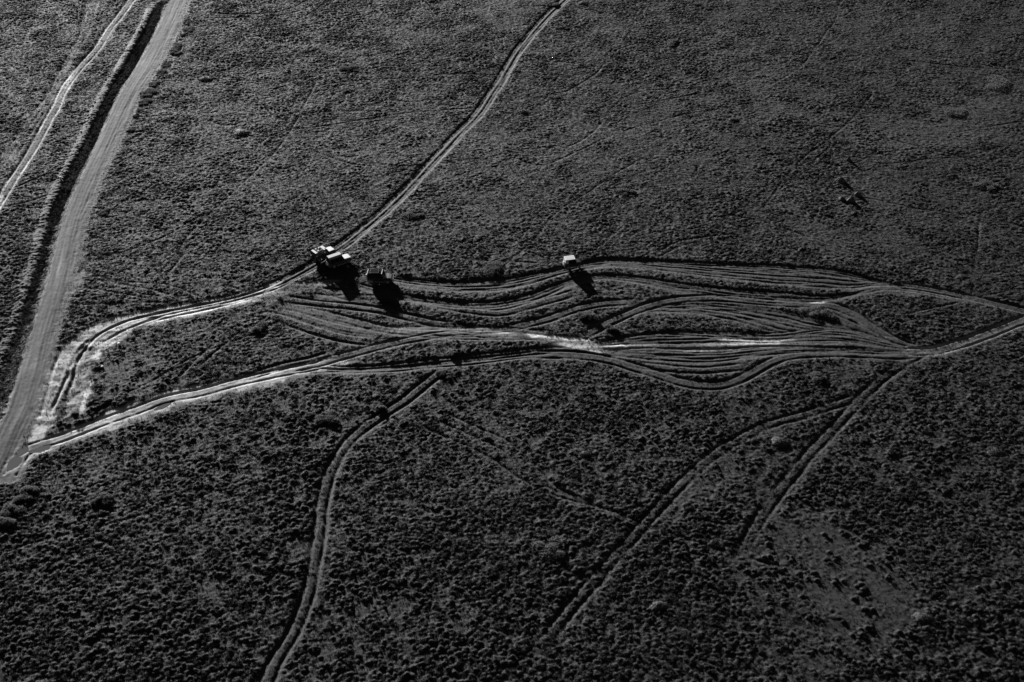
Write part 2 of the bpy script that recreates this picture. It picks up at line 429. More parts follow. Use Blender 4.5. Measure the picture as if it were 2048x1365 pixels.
# churned gully
GUL = zeros()
sl, sd, sx, sy = inside([(162, 690), (186, 696), (184, 730), (172, 770), (164, 800), (140, 830), (120, 840), (128, 790), (140, 745)])
GUL[sl] = sstep(-0.5, 0.8, sd)
WET = zeros()
for q in CHAN: splat(WET, offset(q, -0.2)[::2], 0.8, 0.95, flat)
WET[sl] = np.maximum(WET[sl], 0.6 * sstep(-0.5, 1.0, sd))
SOIL[sl] = np.maximum(SOIL[sl], 0.38 * GUL[sl]); CLEAR[sl] = np.maximum(CLEAR[sl], 0.85 * GUL[sl])

# ---- lower track from the puddles
T3 = [(20, 950), (50, 905), (70, 893), (120, 878), (160, 862), (224, 838), (280, 818), (331, 799), (399, 786), (459, 768), (511, 756), (569, 744), (638, 732)]
track(T3, soil=0.75, depth=0.22, gauge=1.9, mid=1.0, clear=1.3, w=0.36, fade=False, midsoil=0.6)
patch([(230, 828), (280, 806), (331, 792), (350, 790), (331, 812), (290, 830), (240, 846), (180, 866), (130, 886), (96, 896), (100, 880), (160, 852)], 0.7, 1.0, 0.4, 0.6)
patch([(500, 752), (570, 738), (640, 724), (655, 733), (600, 745), (520, 764)], 0.6, 0.9, 0.4, 0.6)
family([(620, 728), (684, 734), (770, 732), (856, 722), (943, 713), (1057, 702), (1110, 697), (1164, 702)], [(600, 745), (684, 746), (770, 745), (856, 737), (943, 729), (1057, 717), (1110, 714), (1164, 716)], 5, soil=0.4, depth=0.18, mid=0.95)
track([(560, 742), (638, 727), (690, 713), (759, 696), (822, 681), (870, 672), (930, 668)], soil=0.55, depth=0.16, gauge=1.7, mid=0.7, clear=0.6)
track([(480, 760), (560, 735), (620, 722), (680, 706)], soil=0.3, depth=0.14, gauge=1.6, mid=0.3, clear=0.4)

# ---- light central strip
patch([(780, 652), (851, 654), (928, 657), (1023, 661), (1080, 668), (1023, 676), (928, 674), (851, 670), (780, 664)], 0.6, 0.85, 0.7, 1.6)
patch([(905, 660), (960, 661), (1030, 665), (1030, 671), (960, 669), (905, 667)], 0.88, 1.0, 0.4, 0.8)
patch([(96, 874), (160, 848), (230, 818), (290, 796), (350, 780), (430, 764), (520, 744), (600, 730), (660, 718), (700, 722), (670, 738), (600, 754), (520, 773), (430, 793), (350, 813), (290, 836), (230, 856), (160, 879), (100, 902)], 0.85, 1.0, 0.6, 1.3)
patch([(1040, 672), (1110, 672), (1200, 680), (1300, 688), (1420, 690), (1600, 688), (1680, 692), (1600, 700), (1420, 702), (1300, 702), (1200, 705), (1110, 694)], 0.6, 0.75, 0.7, 1.5)
patch([(925, 668), (955, 668), (955, 678), (915, 676)], 0.6, 0.8, 0.5, 1.2)
patch([(1050, 668), (1110, 672), (1150, 676), (1180, 678), (1198, 688), (1202, 708), (1160, 703), (1130, 696), (1100, 687), (1060, 678)], 1.0, 1.0, 0.3, 0.45)
patch([(1188, 682), (1230, 684), (1262, 687), (1250, 698), (1200, 701)], 0.95, 0.9, 0.4, 0.9)
patch([(1395, 691), (1450, 682), (1500, 679), (1550, 677), (1590, 680), (1560, 690), (1510, 696), (1450, 701), (1400, 704)], 0.78, 0.8, 0.5, 1.2)
patch([(1535, 680), (1570, 678), (1570, 690), (1540, 688)], 0.6, 0.8, 0.5, 1.2)
patch([(1616, 604), (1648, 604), (1646, 612), (1620, 612)], 0.8, 0.8, 0.5, 1.1)
patch([(1770, 672), (1800, 678), (1796, 684), (1770, 677)], 0.7, 0.8, 0.5, 0.9)
patch([(570, 570), (640, 563), (680, 562), (660, 575), (600, 585), (545, 596), (530, 592)], 0.62, 0.85, 0.6, 1.3)
patch([(520, 590), (560, 588), (545, 602), (525, 602)], 0.7, 0.85, 0.6, 1.0)
patch([(722, 560), (735, 562), (770, 570), (740, 572), (715, 566)], 0.5, 0.8, 0.5, 0.9)
patch([(1740, 560), (1800, 572), (1860, 582), (1820, 590), (1760, 584), (1700, 590), (1690, 575)], 0.42, 0.85, 0.6, 1.0)
patch([(1830, 700), (1900, 690), (1980, 664), (2060, 630), (2060, 646), (1985, 678), (1910, 700), (1850, 712)], 0.5, 0.95, 0.4, 0.5)

# ---- braided ruts
family([(760, 553), (788, 555), (842, 560), (914, 564), (1000, 559), (1057, 550), (1098, 543), (1127, 535), (1164, 526), (1221, 518), (1287, 521), (1393, 526), (1507, 530), (1593, 536), (1636, 539), (1693, 547), (1750, 561), (1807, 573)],
       [(760, 562), (788, 568), (842, 578), (914, 584), (1000, 583), (1057, 571), (1098, 558), (1127, 549), (1164, 541), (1221, 534), (1287, 539), (1393, 551), (1507, 564), (1593, 571), (1636, 574), (1700, 578), (1750, 572), (1807, 578)],
       11, soil=0.25, depth=0.16, mid=0.7)
family([(700, 560), (760, 578), (808, 590), (871, 600), (928, 605), (1000, 602), (1057, 590), (1098, 575), (1144, 560), (1187, 551), (1236, 551), (1287, 557), (1336, 565), (1407, 574), (1479, 581), (1593, 590), (1650, 594), (1700, 588), (1750, 578)],
       [(700, 572), (760, 592), (808, 603), (871, 613), (928, 619), (1000, 618), (1057, 607), (1098, 595), (1144, 575), (1187, 561), (1236, 562), (1287, 571), (1336, 583), (1407, 593), (1479, 603), (1550, 608), (1621, 610), (1690, 598), (1745, 584)],
       7, soil=0.2, depth=0.16, mid=0.5)
family([(620, 575), (700, 583), (770, 590)], [(600, 590), (680, 604), (760, 618)], 4, soil=0.2, depth=0.08, mid=0.5)
track([(560, 596), (620, 605), (700, 614), (760, 622), (810, 634), (870, 648), (920, 654)], soil=0.3, depth=0.17, gauge=1.7, mid=0.3, clear=0.3)
track([(545, 606), (598, 618), (684, 639), (770, 660), (851, 668)], soil=0.42, depth=0.08, gauge=1.9, mid=0.7, clear=0.7, midsoil=0.25)
track([(535, 615), (580, 626), (640, 645), (700, 660), (770, 668)], soil=0.3, depth=0.08, gauge=1.8, mid=0.6, clear=0.6)
track([(556, 636), (600, 650), (650, 667), (700, 679), (756, 686)], soil=0.3, depth=0.2, gauge=2.2, mid=0.3, clear=0.3, w=0.4)
family([(760, 655), (870, 652), (940, 655), (1040, 660), (1110, 668)], [(780, 668), (870, 676), (940, 680), (1040, 680), (1110, 684)], 5, soil=0.3, depth=0.09, mid=0.85)
track([(1000, 665), (1029, 657), (1098, 640), (1140, 625), (1179, 614), (1221, 608), (1280, 606)], soil=0.25, depth=0.15, gauge=1.7, mid=0.6, clear=0.5, lanes=1)
track([(850, 606), (930, 622), (1000, 628), (1060, 614), (1110, 600), (1160, 585)], soil=0.2, depth=0.10, gauge=1.7, mid=0.4, clear=0.4)
T4 = [(1160, 680), (1180, 668), (1207, 653), (1250, 633), (1301, 613), (1359, 601), (1436, 597), (1521, 604), (1580, 609), (1621, 611), (1664, 614), (1707, 630), (1736, 650), (1773, 672), (1807, 688), (1845, 702)]
track(T4, soil=0.3, depth=0.2, gauge=1.9, mid=0.7, clear=0.5, w=0.36, midsoil=0.05)
family([(1290, 617), (1340, 608), (1420, 606), (1500, 616), (1570, 628), (1640, 645), (1700, 655)], [(1270, 632), (1330, 626), (1400, 628), (1460, 638), (1510, 652), (1560, 665), (1600, 668)], 9, soil=0.18, depth=0.16, mid=0.6)
family([(1600, 615), (1660, 622), (1700, 640), (1760, 668), (1830, 695)], [(1590, 640), (1640, 650), (1690, 658), (1740, 676), (1810, 698)], 3, soil=0.12, depth=0.1, mid=0.4, camp=0.8)
family([(1188, 690), (1240, 676), (1330, 666), (1430, 664), (1540, 668), (1620, 658), (1670, 656), (1720, 664), (1770, 678), (1835, 697)],
       [(1188, 694), (1240, 692), (1330, 693), (1430, 693), (1540, 690), (1620, 688), (1670, 686), (1720, 690), (1770, 696), (1835, 702)], 7, soil=0.25, depth=0.14, mid=0.55)
family([(1180, 700), (1250, 698), (1330, 697), (1430, 699), (1540, 694), (1620, 696), (1720, 698), (1835, 703)],
       [(1190, 712), (1250, 716), (1340, 726), (1430, 728), (1520, 716), (1620, 708), (1720, 710), (1835, 708)], 9, soil=0.25, depth=0.18, mid=0.7)
T5 = [(1060, 712), (1110, 711), (1164, 714), (1221, 723), (1296, 745), (1359, 765), (1407, 773), (1450, 771), (1493, 754), (1536, 730), (1579, 715), (1640, 710), (1720, 710), (1790, 711), (1840, 709)]
track(T5, soil=0.25, depth=0.22, gauge=1.9, mid=0.8, clear=0.5, w=0.38, lanes=1, midsoil=0.04)
track([(1250, 728), (1300, 735), (1370, 742), (1430, 742), (1500, 735)], soil=0.12, depth=0.12, gauge=1.7, mid=0.2, clear=0.3)
track([(1807, 573), (1864, 581), (1950, 598), (2007, 611), (2070, 625)], soil=0.5, depth=0.15, gauge=1.6, mid=0.85, clear=0.6, fade=False)
track([(1700, 590), (1750, 578), (1810, 578), (1880, 588), (1950, 601)], soil=0.4, depth=0.08, gauge=1.6, mid=0.8, clear=0.7)
track([(1815, 703), (1864, 703), (1921, 688), (1979, 667), (2030, 646), (2075, 630)], soil=0.75, depth=0.18, gauge=1.9, mid=0.95, clear=0.8, fade=False, midsoil=0.4)

# ---- single tracks and trails in the grass
track([(895, 738), (870, 755), (840, 778), (810, 802), (769, 829), (715, 866), (678, 912), (657, 953), (645, 1007), (639, 1065), (628, 1131), (612, 1205), (583, 1272), (554, 1317), (530, 1372), (515, 1400)], soil=0.10, depth=0.17, gauge=1.65, mid=0.35, clear=0.25, midsoil=0.03)
track([(1862, 700), (1807, 727), (1764, 759), (1721, 799), (1680, 845), (1637, 891), (1583, 953), (1541, 1007), (1500, 1073), (1470, 1140), (1440, 1220)], fl=22, soil=0.06, depth=0.08, gauge=1.6, mid=0.2, clear=0.1, camp=0.85)
track([(1730, 792), (1686, 806), (1603, 833), (1541, 850), (1500, 868), (1447, 899), (1397, 937), (1343, 990), (1290, 1048), (1232, 1114), (1186, 1168), (1149, 1210), (1103, 1267), (1062, 1317), (1010, 1380), (960, 1450), (900, 1530)], fl=18, soil=0.03, depth=0.07, gauge=1.6, mid=0.12, clear=0.0, camp=0.74)
for dx_, dy_ in ((0, 0), (30, -12), (55, -22)):
    q, s = smooth(P([(820 + dx_, 838 + dy_), (870 + dx_, 865 + dy_), (960 + dx_, 905 + dy_), (1040 + dx_ * 0.6, 958 + dy_), (1100 + dx_ * .3, 990 + dy_ * .5), (1228, 1026), (1300, 1055), (1370, 1080)]))
    rut(q, s, 0.08, 0.3, 0.0, clear=0.12, camp=0.85, fl=12, berm=0.01)
for pts, dp in (([(1300, 1055), (1370, 1080), (1500, 1120), (1580, 1140)], 0.07), ([(1150, 1060), (1165, 1100), (1180, 1150), (1187, 1200), (1184, 1245)], 0.16),
                ([(640, 150), (587, 249), (546, 308), (511, 343), (450, 400), (383, 463), (347, 515), (308, 563)], 0.1),
                ([(400, 460), (363, 515), (324, 563)], 0.1), ([(172, 547), (240, 563), (339, 571), (383, 587), (415, 599)], 0.1),
                ([(160, 575), (240, 587), (319, 603)], 0.12), ([(165, 555), (230, 566), (300, 580), (360, 596)], 0.08), ([(200, 612), (280, 606), (350, 605)], 0.1),
                ([(400, 28), (480, 29), (540, 27), (580, 18), (625, -4)], 0.1), ([(395, 36), (480, 36), (550, 33), (600, 22), (655, -4)], 0.1),
                ([(479, 647), (419, 695), (359, 755), (339, 775)], 0.12), ([(490, 655), (432, 704), (380, 750)], 0.1),
                ([(1293, 519), (1324, 501), (1359, 484), (1407, 476), (1470, 468), (1530, 458)], 0.08), ([(1310, 522), (1336, 506), (1370, 490), (1420, 482)], 0.08),
                ([(1960, 750), (2000, 790), (2060, 840)], 0.1), ([(820, 755), (780, 800), (756, 826)], 0.08), ([(1700, 332), (1760, 308), (1850, 296)], 0.06),
                ([(1290, 85), (1230, 105), (1190, 150), (1120, 190)], 0.06), ([(1120, 300), (1180, 270), (1260, 190), (1420, 176)], 0.05),                 ([(120, 500), (60, 510), (0, 512)], 0.06), ([(0, 555), (50, 560)], 0.07), ([(710, 1180), (706, 1280), (712, 1365)], 0.08)):
    q, s = smooth(P(pts)); rut(q, s, dp * 0.5, 0.28, 0.02, clear=0.12, berm=0.02, camp=0.6)

# faint animal trails wandering over the plain
for k in range(34):
    a = np.array([rng.uniform(-120, 130), rng.uniform(115, 320)]); th = rng.choice([0.6, 0.6, 0.25, -0.35, 2.6]) + rng.normal(0, 0.18); p_ = [a]
    for j in range(int(rng.integers(5, 14))):
        th += rng.normal(0, 0.12); a = a + 6.0 * np.array([math.cos(th), math.sin(th)]); p_.append(a)
    q, s = smooth(np.array(p_)); rut(q, s, 0.05, 0.28, 0.0, clear=0.1, berm=0.02, camp=0.55)
# puddle hollows
PUDDLES = [([(22, 922), (34, 914), (40, 920), (34, 930), (20, 938), (18, 930)], 'small grey puddle below the larger one at the road corner'),
           ([(37, 908), (45, 897), (52, 891), (52, 897), (55, 900), (47, 905), (40, 910)], 'grey puddle between the gravel road and the lower muddy track'),
           ([(60, 902), (80, 895), (97, 892), (96, 897), (76, 903)], 'thin puddle in the rut where the muddy track starts'),
           ([(312, 818), (320, 812), (332, 808), (340, 807), (334, 811), (322, 817)], 'long thin puddle in the rut of the lower muddy track')]
PUD = zeros()
for poly, _ in PUDDLES:
    sl, sd, sx, sy = inside(poly)
    PUD[sl] = np.maximum(PUD[sl], sstep(-1.1, 0.4, sd)); SOIL[sl] *= 1 - 0.6 * sstep(-1.3, -0.2, sd); WET[sl] = np.maximum(WET[sl], sstep(-1.6, 0, sd))
    CLEAR[sl] = np.maximum(CLEAR[sl], sstep(-1, 0, sd))

# ---- bare-ish smooth areas without tussocks (read off the photograph)
def smoothness(px, py):
    s = np.zeros_like(px)
    for cx, cy, rx, ry, a, ang in ((1700, 1160, 170, 75, 1.0, 25), (1600, 1070, 90, 70, 0.9, 30), (1500, 1130, 90, 40, 0.8, 0), (1780, 1250, 60, 60, 0.9, 50), (1740, 900, 30, 90, 0.8, -25),
                                   (1420, 960, 90, 35, 0.8, -35), (260, 740, 70, 45, 0.9, -25), (1950, 215, 80, 18, 0.8, -5), (1850, 270, 110, 40, 0.7, 0), (1640, 480, 60, 30, 0.7, 30),
                                   (1530, 180, 40, 60, 0.6, 0), (1000, 20, 60, 25, 0.3, 0), (300, 760, 60, 40, 0.7, -30), (760, 1215, 60, 40, 0.4, 0), (430, 980, 60, 50, 0.5, 0),
                                   (1080, 880, 50, 25, 0.5, 20), (130, 60, 30, 40, 0.4, 0), (1700, 740, 40, 25, 0.8, 0), (1760, 390, 60, 30, 0.5, 0), (1380, 260, 60, 30, 0.4, 0), (890, 790, 50, 25, 0.6, -40)):
        c, q = math.cos(R(ang)), math.sin(R(ang))
        u = ((px - cx) * c + (py - cy) * q) / rx; v = (-(px - cx) * q + (py - cy) * c) / ry
        s = np.maximum(s, 0.9 * a * (1 - sstep(0.55, 1.3, np.hypot(u, v))))
    return s

# ---- tussock positions
def sample(n, rmargin=8.0):
    x = rng.uniform(X0 + 2, X1 - 2, n); y = rng.uniform(Y0 + 2, Y1 - 3, n)
    px, py = pix(x, y)
    k = (px > -120) & (px < 2168) & (py > -60) & (py < 1440)
    return x[k], y[k], px[k], py[k]
def look(arr, x, y):
    return arr[np.clip(np.rint((y - Y0) / DY).astype(int), 0, NY - 1), np.clip(np.rint((x - X0) / DX).astype(int), 0, NX - 1)]
def blur(A, n=1):
    for _ in range(n):
        A[1:-1] = (A[:-2] + 2 * A[1:-1] + A[2:]) / 4
        A[:, 1:-1] = (A[:, :-2] + 2 * A[:, 1:-1] + A[:, 2:]) / 4
    return A
for A_ in (RUT, BERM, CLEAR, SOIL, DITCH): blur(A_, 3 if A_ is DITCH else 1)
tx, ty, tpx, tpy = sample(60000)
sm = smoothness(tpx + 25 * fbm(tx, ty, 6, 3, 8.0), tpy + 18 * fbm(tx, ty, 6, 3, 18.0))
near = 1 - sstep(140, 250, ty)
dens = 0.68 + 0.8 * fbm(tx, ty, 7.0, 4, 30.0) + 0.5 * fbm(tx, ty, 28.0, 3, 60.0) - 0.12 * (1 - near)
keep = (rng.random(len(tx)) < dens * (1 - 0.98 * sm)) & (look(CLEAR, tx, ty) < 0.45)
tx, ty, near = tx[keep], ty[keep], near[keep]
big = np.clip(1.0 + 0.5 * fbm(tx, ty, 16.0, 3, 90.0), 0.6, 1.5) * (0.72 + 0.38 * near)
nh = rng.integers(3, 9, len(tx)); r_ = np.repeat(np.arange(len(tx)), nh)
hr = rng.uniform(0.12, 0.29, len(r_)) * big[r_]
hx = tx[r_] + rng.normal(0, 0.36, len(r_)) * big[r_]; hy = ty[r_] + rng.normal(0, 0.36, len(r_)) * big[r_]
hh_ = hr * rng.uniform(0.45, 1.05, len(r_)) * (0.85 + 0.65 * near[r_])
# the low cover between them
lx, ly, lpx, lpy = sample(620000)
sm = smoothness(lpx + 25 * fbm(lx, ly, 6, 3, 8.0), lpy + 18 * fbm(lx, ly, 6, 3, 18.0))
d2 = 0.82 + 0.5 * fbm(lx, ly, 5.0, 3, 130.0)
kk = rng.random(len(lx)) < d2 * (1 - 0.55 * sm)
lx, ly, sm = lx[kk], ly[kk], sm[kk]
lr = rng.uniform(0.14, 0.36, len(lx)); lh = lr * rng.uniform(0.2, 0.9, len(lx)) * (1 - 0.5 * sm) * np.clip(0.85 + 0.9 * fbm(lx, ly, 3.5, 3, 150.0) + 0.4 * fbm(lx, ly, 22.0, 2, 170.0), 0.2, 1.7)
hx, hy, hr, hh_ = np.r_[hx, lx], np.r_[hy, ly], np.r_[hr, lr], np.r_[hh_, lh]
kk = look(CLEAR, hx, hy) < rng.uniform(0.3, 0.6, len(hx))
hx, hy, hr, hh_ = hx[kk], hy[kk], hr[kk], hh_[kk]
print('tussocks', len(tx), 'heads', len(hx))
TUSSOCK_SHADE = zeros(); tl = hh_ > 0.2  # mask of the tall tufts where painted shade darkens the ground
splat(TUSSOCK_SHADE, np.c_[hx, hy][tl], 1.0, hr[tl] * 1.5, flat, line=False); blur(TUSSOCK_SHADE, 1)
CL2 = blur(CLEAR.copy(), 14)
hh_ = hh_ * np.clip(1.1 - 1.5 * look(CL2, hx, hy), 0.35, 1.0)
DOME = zeros()
splat(DOME, np.c_[hx, hy], hh_ * 0.75, hr * 1.25, lambda d: (1 - d * d), line=False)

# ---- assemble heights
BASE = 0.35 * fbm(GX, GY, 46.0, 3, 2.0) + 0.05 * fbm(GX, GY, 9.0, 2, 7.0)
OPEN = 1 - np.clip(CLEAR, 0, 1)
fine = fbm(GX, GY, 1.1, 4, 40.0, 0.75)
VEG = OPEN * (0.09 + 0.06 * fine) + DOME * (0.35 + 0.65 * OPEN) * (1 + 0.35 * fine)
Z = BASE + VEG - RUT + BERM * (0.5 + 0.5 * OPEN) - DITCH + BANK + 0.10 * ROADM - 0.0 * LOW
Z += CLEAR * (0.065 * fine + 0.02 * fbm(GX, GY, 2.2, 2, 50.0)) * (1 - 0.55 * ROADM) + 0.06 * ROADS
Z += DITCH * (0.22 * fine + 0.10 * fbm(GX, GY, 1.6, 3, 91.0))
Z += GUL * (0.22 * fbm(GX, GY, 2.4, 4, 70.0) - 0.22)
PZ = []
for poly, _ in PUDDLES:
    q = P(poly); c = q.mean(0)
    zz = float(look(BASE, np.array([c[0]]), np.array([c[1]]))[0]) - 0.055
    PZ.append(zz)
Z = Z * (1 - PUD) + PUD * (BASE - 0.11)
edge = np.minimum.reduce([sstep(0, 6, GX - X0), sstep(0, 6, X1 - GX), sstep(0, 6, GY - Y0), sstep(0, 6, Y1 - GY)])
Z = (Z * edge).astype(np.float32)
def gz(x, y): return float(look(Z, np.array([x]), np.array([y]))[0])
def bz(x, y): return float(look(BASE, np.array([x]), np.array([y]))[0])

def tag(o, label=None, cat=None, group=None, kind=None):
    if label: o['label'] = label
    if cat: o['category'] = cat
    if group: o['group'] = group
    if kind: o['kind'] = kind
    return o
def raw_mesh(name, verts, faces_flat, n, material, smooth_=True):
    me = bpy.data.meshes.new(name)
    nf = len(faces_flat) // n
    me.vertices.add(len(verts)); me.vertices.foreach_set('co', np.ascontiguousarray(verts, np.float32).ravel())
    me.loops.add(len(faces_flat)); me.loops.foreach_set('vertex_index', np.ascontiguousarray(faces_flat, np.int32))
    me.polygons.add(nf); me.polygons.foreach_set('loop_start', np.arange(nf, dtype=np.int32) * n)
    me.polygons.foreach_set('loop_total', np.full(nf, n, np.int32))
    me.polygons.foreach_set('use_smooth', np.full(nf, smooth_, bool))
    me.materials.append(material); me.update(calc_edges=True)
    return me

idx = np.arange(NX * NY).reshape(NY, NX)
quads = np.stack([idx[:-1, :-1], idx[:-1, 1:], idx[1:, 1:], idx[1:, :-1]], -1).reshape(-1, 4)
V = np.stack([GX, GY, Z], -1).reshape(-1, 3)
B = 4000.0     # the plain beyond, to the horizon
ov = np.array([(-B, -B, 0), (B, -B, 0), (B, B, 0), (-B, B, 0)], np.float32)
n0 = len(V); c00, c10, c11, c01 = idx[0, 0], idx[0, -1], idx[-1, -1], idx[-1, 0]
ring = np.array([(n0, n0 + 1, c10, c00), (n0 + 1, n0 + 2, c11, c10), (n0 + 2, n0 + 3, c01, c11), (n0 + 3, n0, c00, c01)])
me = raw_mesh('ground', np.vstack([V, ov]), np.vstack([quads, ring]).ravel(), 4, M['ground'])
for nm, arr in (('soil', SOIL), ('wet', WET), ('scrub', TUSSOCK_SHADE)):
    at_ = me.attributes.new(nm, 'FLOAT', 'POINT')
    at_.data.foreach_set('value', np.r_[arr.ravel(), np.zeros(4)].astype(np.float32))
ground = bpy.data.objects.new('ground', me); col.objects.link(ground)
tag(ground, 'grassy plain with bare earth road, ditch and braided wheel ruts', 'ground', kind='structure')
del quads, V

for (poly, lab), zz in zip(PUDDLES, PZ):
    q = P(poly); c = q.mean(0); q = c + (q - c) * 1.6
    qq, _ = smooth(np.vstack([q, q[:1]]), 0.4)
    vs = np.c_[qq[:-1], np.full(len(qq) - 1, zz)]
    m_ = bpy.data.meshes.new('puddle'); m_.from_pydata([tuple(v) for v in vs], [], [tuple(range(len(vs)))]); m_.materials.append(M['water'])
    o = bpy.data.objects.new('puddle', m_); col.objects.link(o); tag(o, lab, 'puddle', kind='structure')

# ---------------------------------------------------------------- grass: blades on every tussock and between them
def blades(cx, cy, cz, rad, hgt, nb, ln, wd, r=rng):
    n = len(cx) * nb
    C = np.repeat(np.c_[cx, cy, cz], nb, 0); rr = np.repeat(rad, nb); hh = np.repeat(hgt, nb)
    a = r.uniform(0, 2 * np.pi, n); u = np.sqrt(r.random(n))
    d = np.c_[np.cos(a) * u, np.sin(a) * u, np.sqrt(1 - u * u * 0.98)]
    base = C + d * np.c_[rr, rr, hh] * 0.92
    dirv = d * np.array([1, 1, 0.8]) + r.normal(0, 0.35, (n, 3)) + np.array([0, 0, 0.35]); dirv /= np.linalg.norm(dirv, axis=1)[:, None]
    L_ = r.uniform(0.55, 1.2, n)[:, None] * ln
    side = np.cross(dirv, r.normal(0, 1, (n, 3))); side /= np.linalg.norm(side, axis=1)[:, None]
    W_ = r.uniform(0.6, 1.3, n)[:, None] * wd
    v = np.stack([base - side * W_, base + side * W_, base + dirv * L_], 1).reshape(-1, 3)
    return v
tz = look(BASE, hx, hy) + 0.10
tall = hh_ > 0.2
v1 = blades(hx[~tall], hy[~tall], tz[~tall], hr[~tall], hh_[~tall], 5, 0.15, 0.035)
v0 = blades(hx[tall], hy[tall], tz[tall], hr[tall], hh_[tall], 18, 0.17, 0.035)
sx_, sy_, spx, spy = sample(150000)
k = (look(CLEAR, sx_, sy_) < rng.uniform(0.2, 0.75, len(sx_))) & (look(DITCH, sx_, sy_) < 5)
sx_, sy_ = sx_[k], sy_[k]
v2 = blades(sx_, sy_, look(Z, sx_, sy_) - 0.03, np.full(len(sx_), 0.14), np.full(len(sx_), 0.06), 5, 0.14, 0.04)
# weeds in the ditch and on the edges of the tracks
dx2, dy2, _, _ = sample(260000)
c2 = look(CLEAR, dx2, dy2)
k = (c2 > 0.3) & (c2 < 0.97) & (look(ROADM, dx2, dy2) < 0.1) & (rng.random(len(dx2)) < 0.95)
dx2, dy2 = dx2[k], dy2[k]
v3 = blades(dx2, dy2, look(Z, dx2, dy2) - 0.02, np.full(len(dx2), 0.12), np.full(len(dx2), 0.05), 4, 0.13, 0.035)
vv = np.vstack([v1, v2, v3])
print('blades', len(vv) // 3)
me = raw_mesh('grass', vv, np.arange(len(vv)), 3, M['grass'], False)
go = bpy.data.objects.new('scrub', raw_mesh('scrub', v0, np.arange(len(v0)), 3, M['scrub'], False)); col.objects.link(go)
tag(go, 'taller grass tufts of the plain, foreground shade put into their dark colour', 'scrub', kind='stuff')
go = bpy.data.objects.new('grass', me); col.objects.link(go)
tag(go, 'tussocky grass covering the plain between the tracks', 'grass', kind='stuff')

# ---------------------------------------------------------------- mesh helper
class MB:
    def __init__(s): s.bm = bmesh.new()
    def box(s, c, size, rot=None, bev=0.0, taper=None):
        r = bmesh.ops.create_cube(s.bm, size=1.0)
        vs = r['verts']
        for v in vs:
            v.co = Vector((v.co.x * size[0], v.co.y * size[1], v.co.z * size[2]))
            if taper and v.co.z > 0: v.co.x *= taper[0]; v.co.y *= taper[1]
        if bev: 
            es = list({e for v in vs for e in v.link_edges})
            rb = bmesh.ops.bevel(s.bm, geom=es, offset=bev, segments=2, affect='EDGES')
            vs = list({v for f in rb['faces'] for v in f.verts} | {v for v in vs if v.is_valid})
        m = Matrix.Translation(c)
        if rot is not None: m = m @ rot
        bmesh.ops.transform(s.bm, matrix=m, verts=vs)
        return s
    def prism(s, prof, y0, y1, inset=None):      # side profile (x, z) extruded across y
        a = [s.bm.verts.new((x, y0, z)) for x, z in prof]
        b = [s.bm.verts.new((x, y1, z)) for x, z in prof]
        n = len(prof)
        s.bm.faces.new(a); s.bm.faces.new(b[::-1])
        for i in range(n): s.bm.faces.new((a[(i + 1) % n], a[i], b[i], b[(i + 1) % n]))
        return s
    def quad(s, pts, t=0.0):
        s.bm.faces.new([s.bm.verts.new(p) for p in pts]); return s
    def cyl(s, p0, p1, r, r1=None, seg=12, cap=True):
        p0, p1 = Vector(p0), Vector(p1); r1 = r if r1 is None else r1
        d = p1 - p0; q = d.to_track_quat('Z', 'Y').to_matrix()
        A, Bq = [], []
        for i in range(seg):
            a = 2 * math.pi * i / seg; v = Vector((math.cos(a), math.sin(a), 0))
            A.append(s.bm.verts.new(p0 + q @ (v * r))); Bq.append(s.bm.verts.new(p1 + q @ (v * r1)))
        for i in range(seg): s.bm.faces.new((A[i], A[(i + 1) % seg], Bq[(i + 1) % seg], Bq[i]))
        if cap: s.bm.faces.new(A[::-1]); s.bm.faces.new(Bq)
        return s
    def tube(s, pts, r, seg=6):
        for a, b in zip(pts[:-1], pts[1:]): s.cyl(a, b, r, seg=seg)
        return s
    def lathe_y(s, prof, c, seg=20):             # prof (radius, y) round the y axis
        rings = []
        for r_, y in prof:
            rings.append([s.bm.verts.new((c[0] + r_ * math.cos(2 * math.pi * i / seg), c[1] + y, c[2] + r_ * math.sin(2 * math.pi * i / seg))) for i in range(seg)])
        for a, b in zip(rings[:-1], rings[1:]):
            for i in range(seg): s.bm.faces.new((a[i], a[(i + 1) % seg], b[(i + 1) % seg], b[i]))
        s.bm.faces.new(rings[0][::-1]); s.bm.faces.new(rings[-1])
        return s
    def build(s, name, material, parent=None, smooth_=False, loc=None):
        bmesh.ops.recalc_face_normals(s.bm, faces=s.bm.faces[:])
        m = bpy.data.meshes.new(name); s.bm.to_mesh(m); s.bm.free()
        m.materials.append(material)
        if smooth_: m.polygons.foreach_set('use_smooth', np.ones(len(m.polygons), bool))
        o = bpy.data.objects.new(name, m); col.objects.link(o)
        if parent: o.parent = parent
        if loc is not None: o.location = loc
        return o
def empty(name, loc, rz=0.0):
    o = bpy.data.objects.new(name, None); col.objects.link(o); o.location = loc; o.rotation_euler = (0, 0, rz); o.empty_display_size = 0.3
    return o

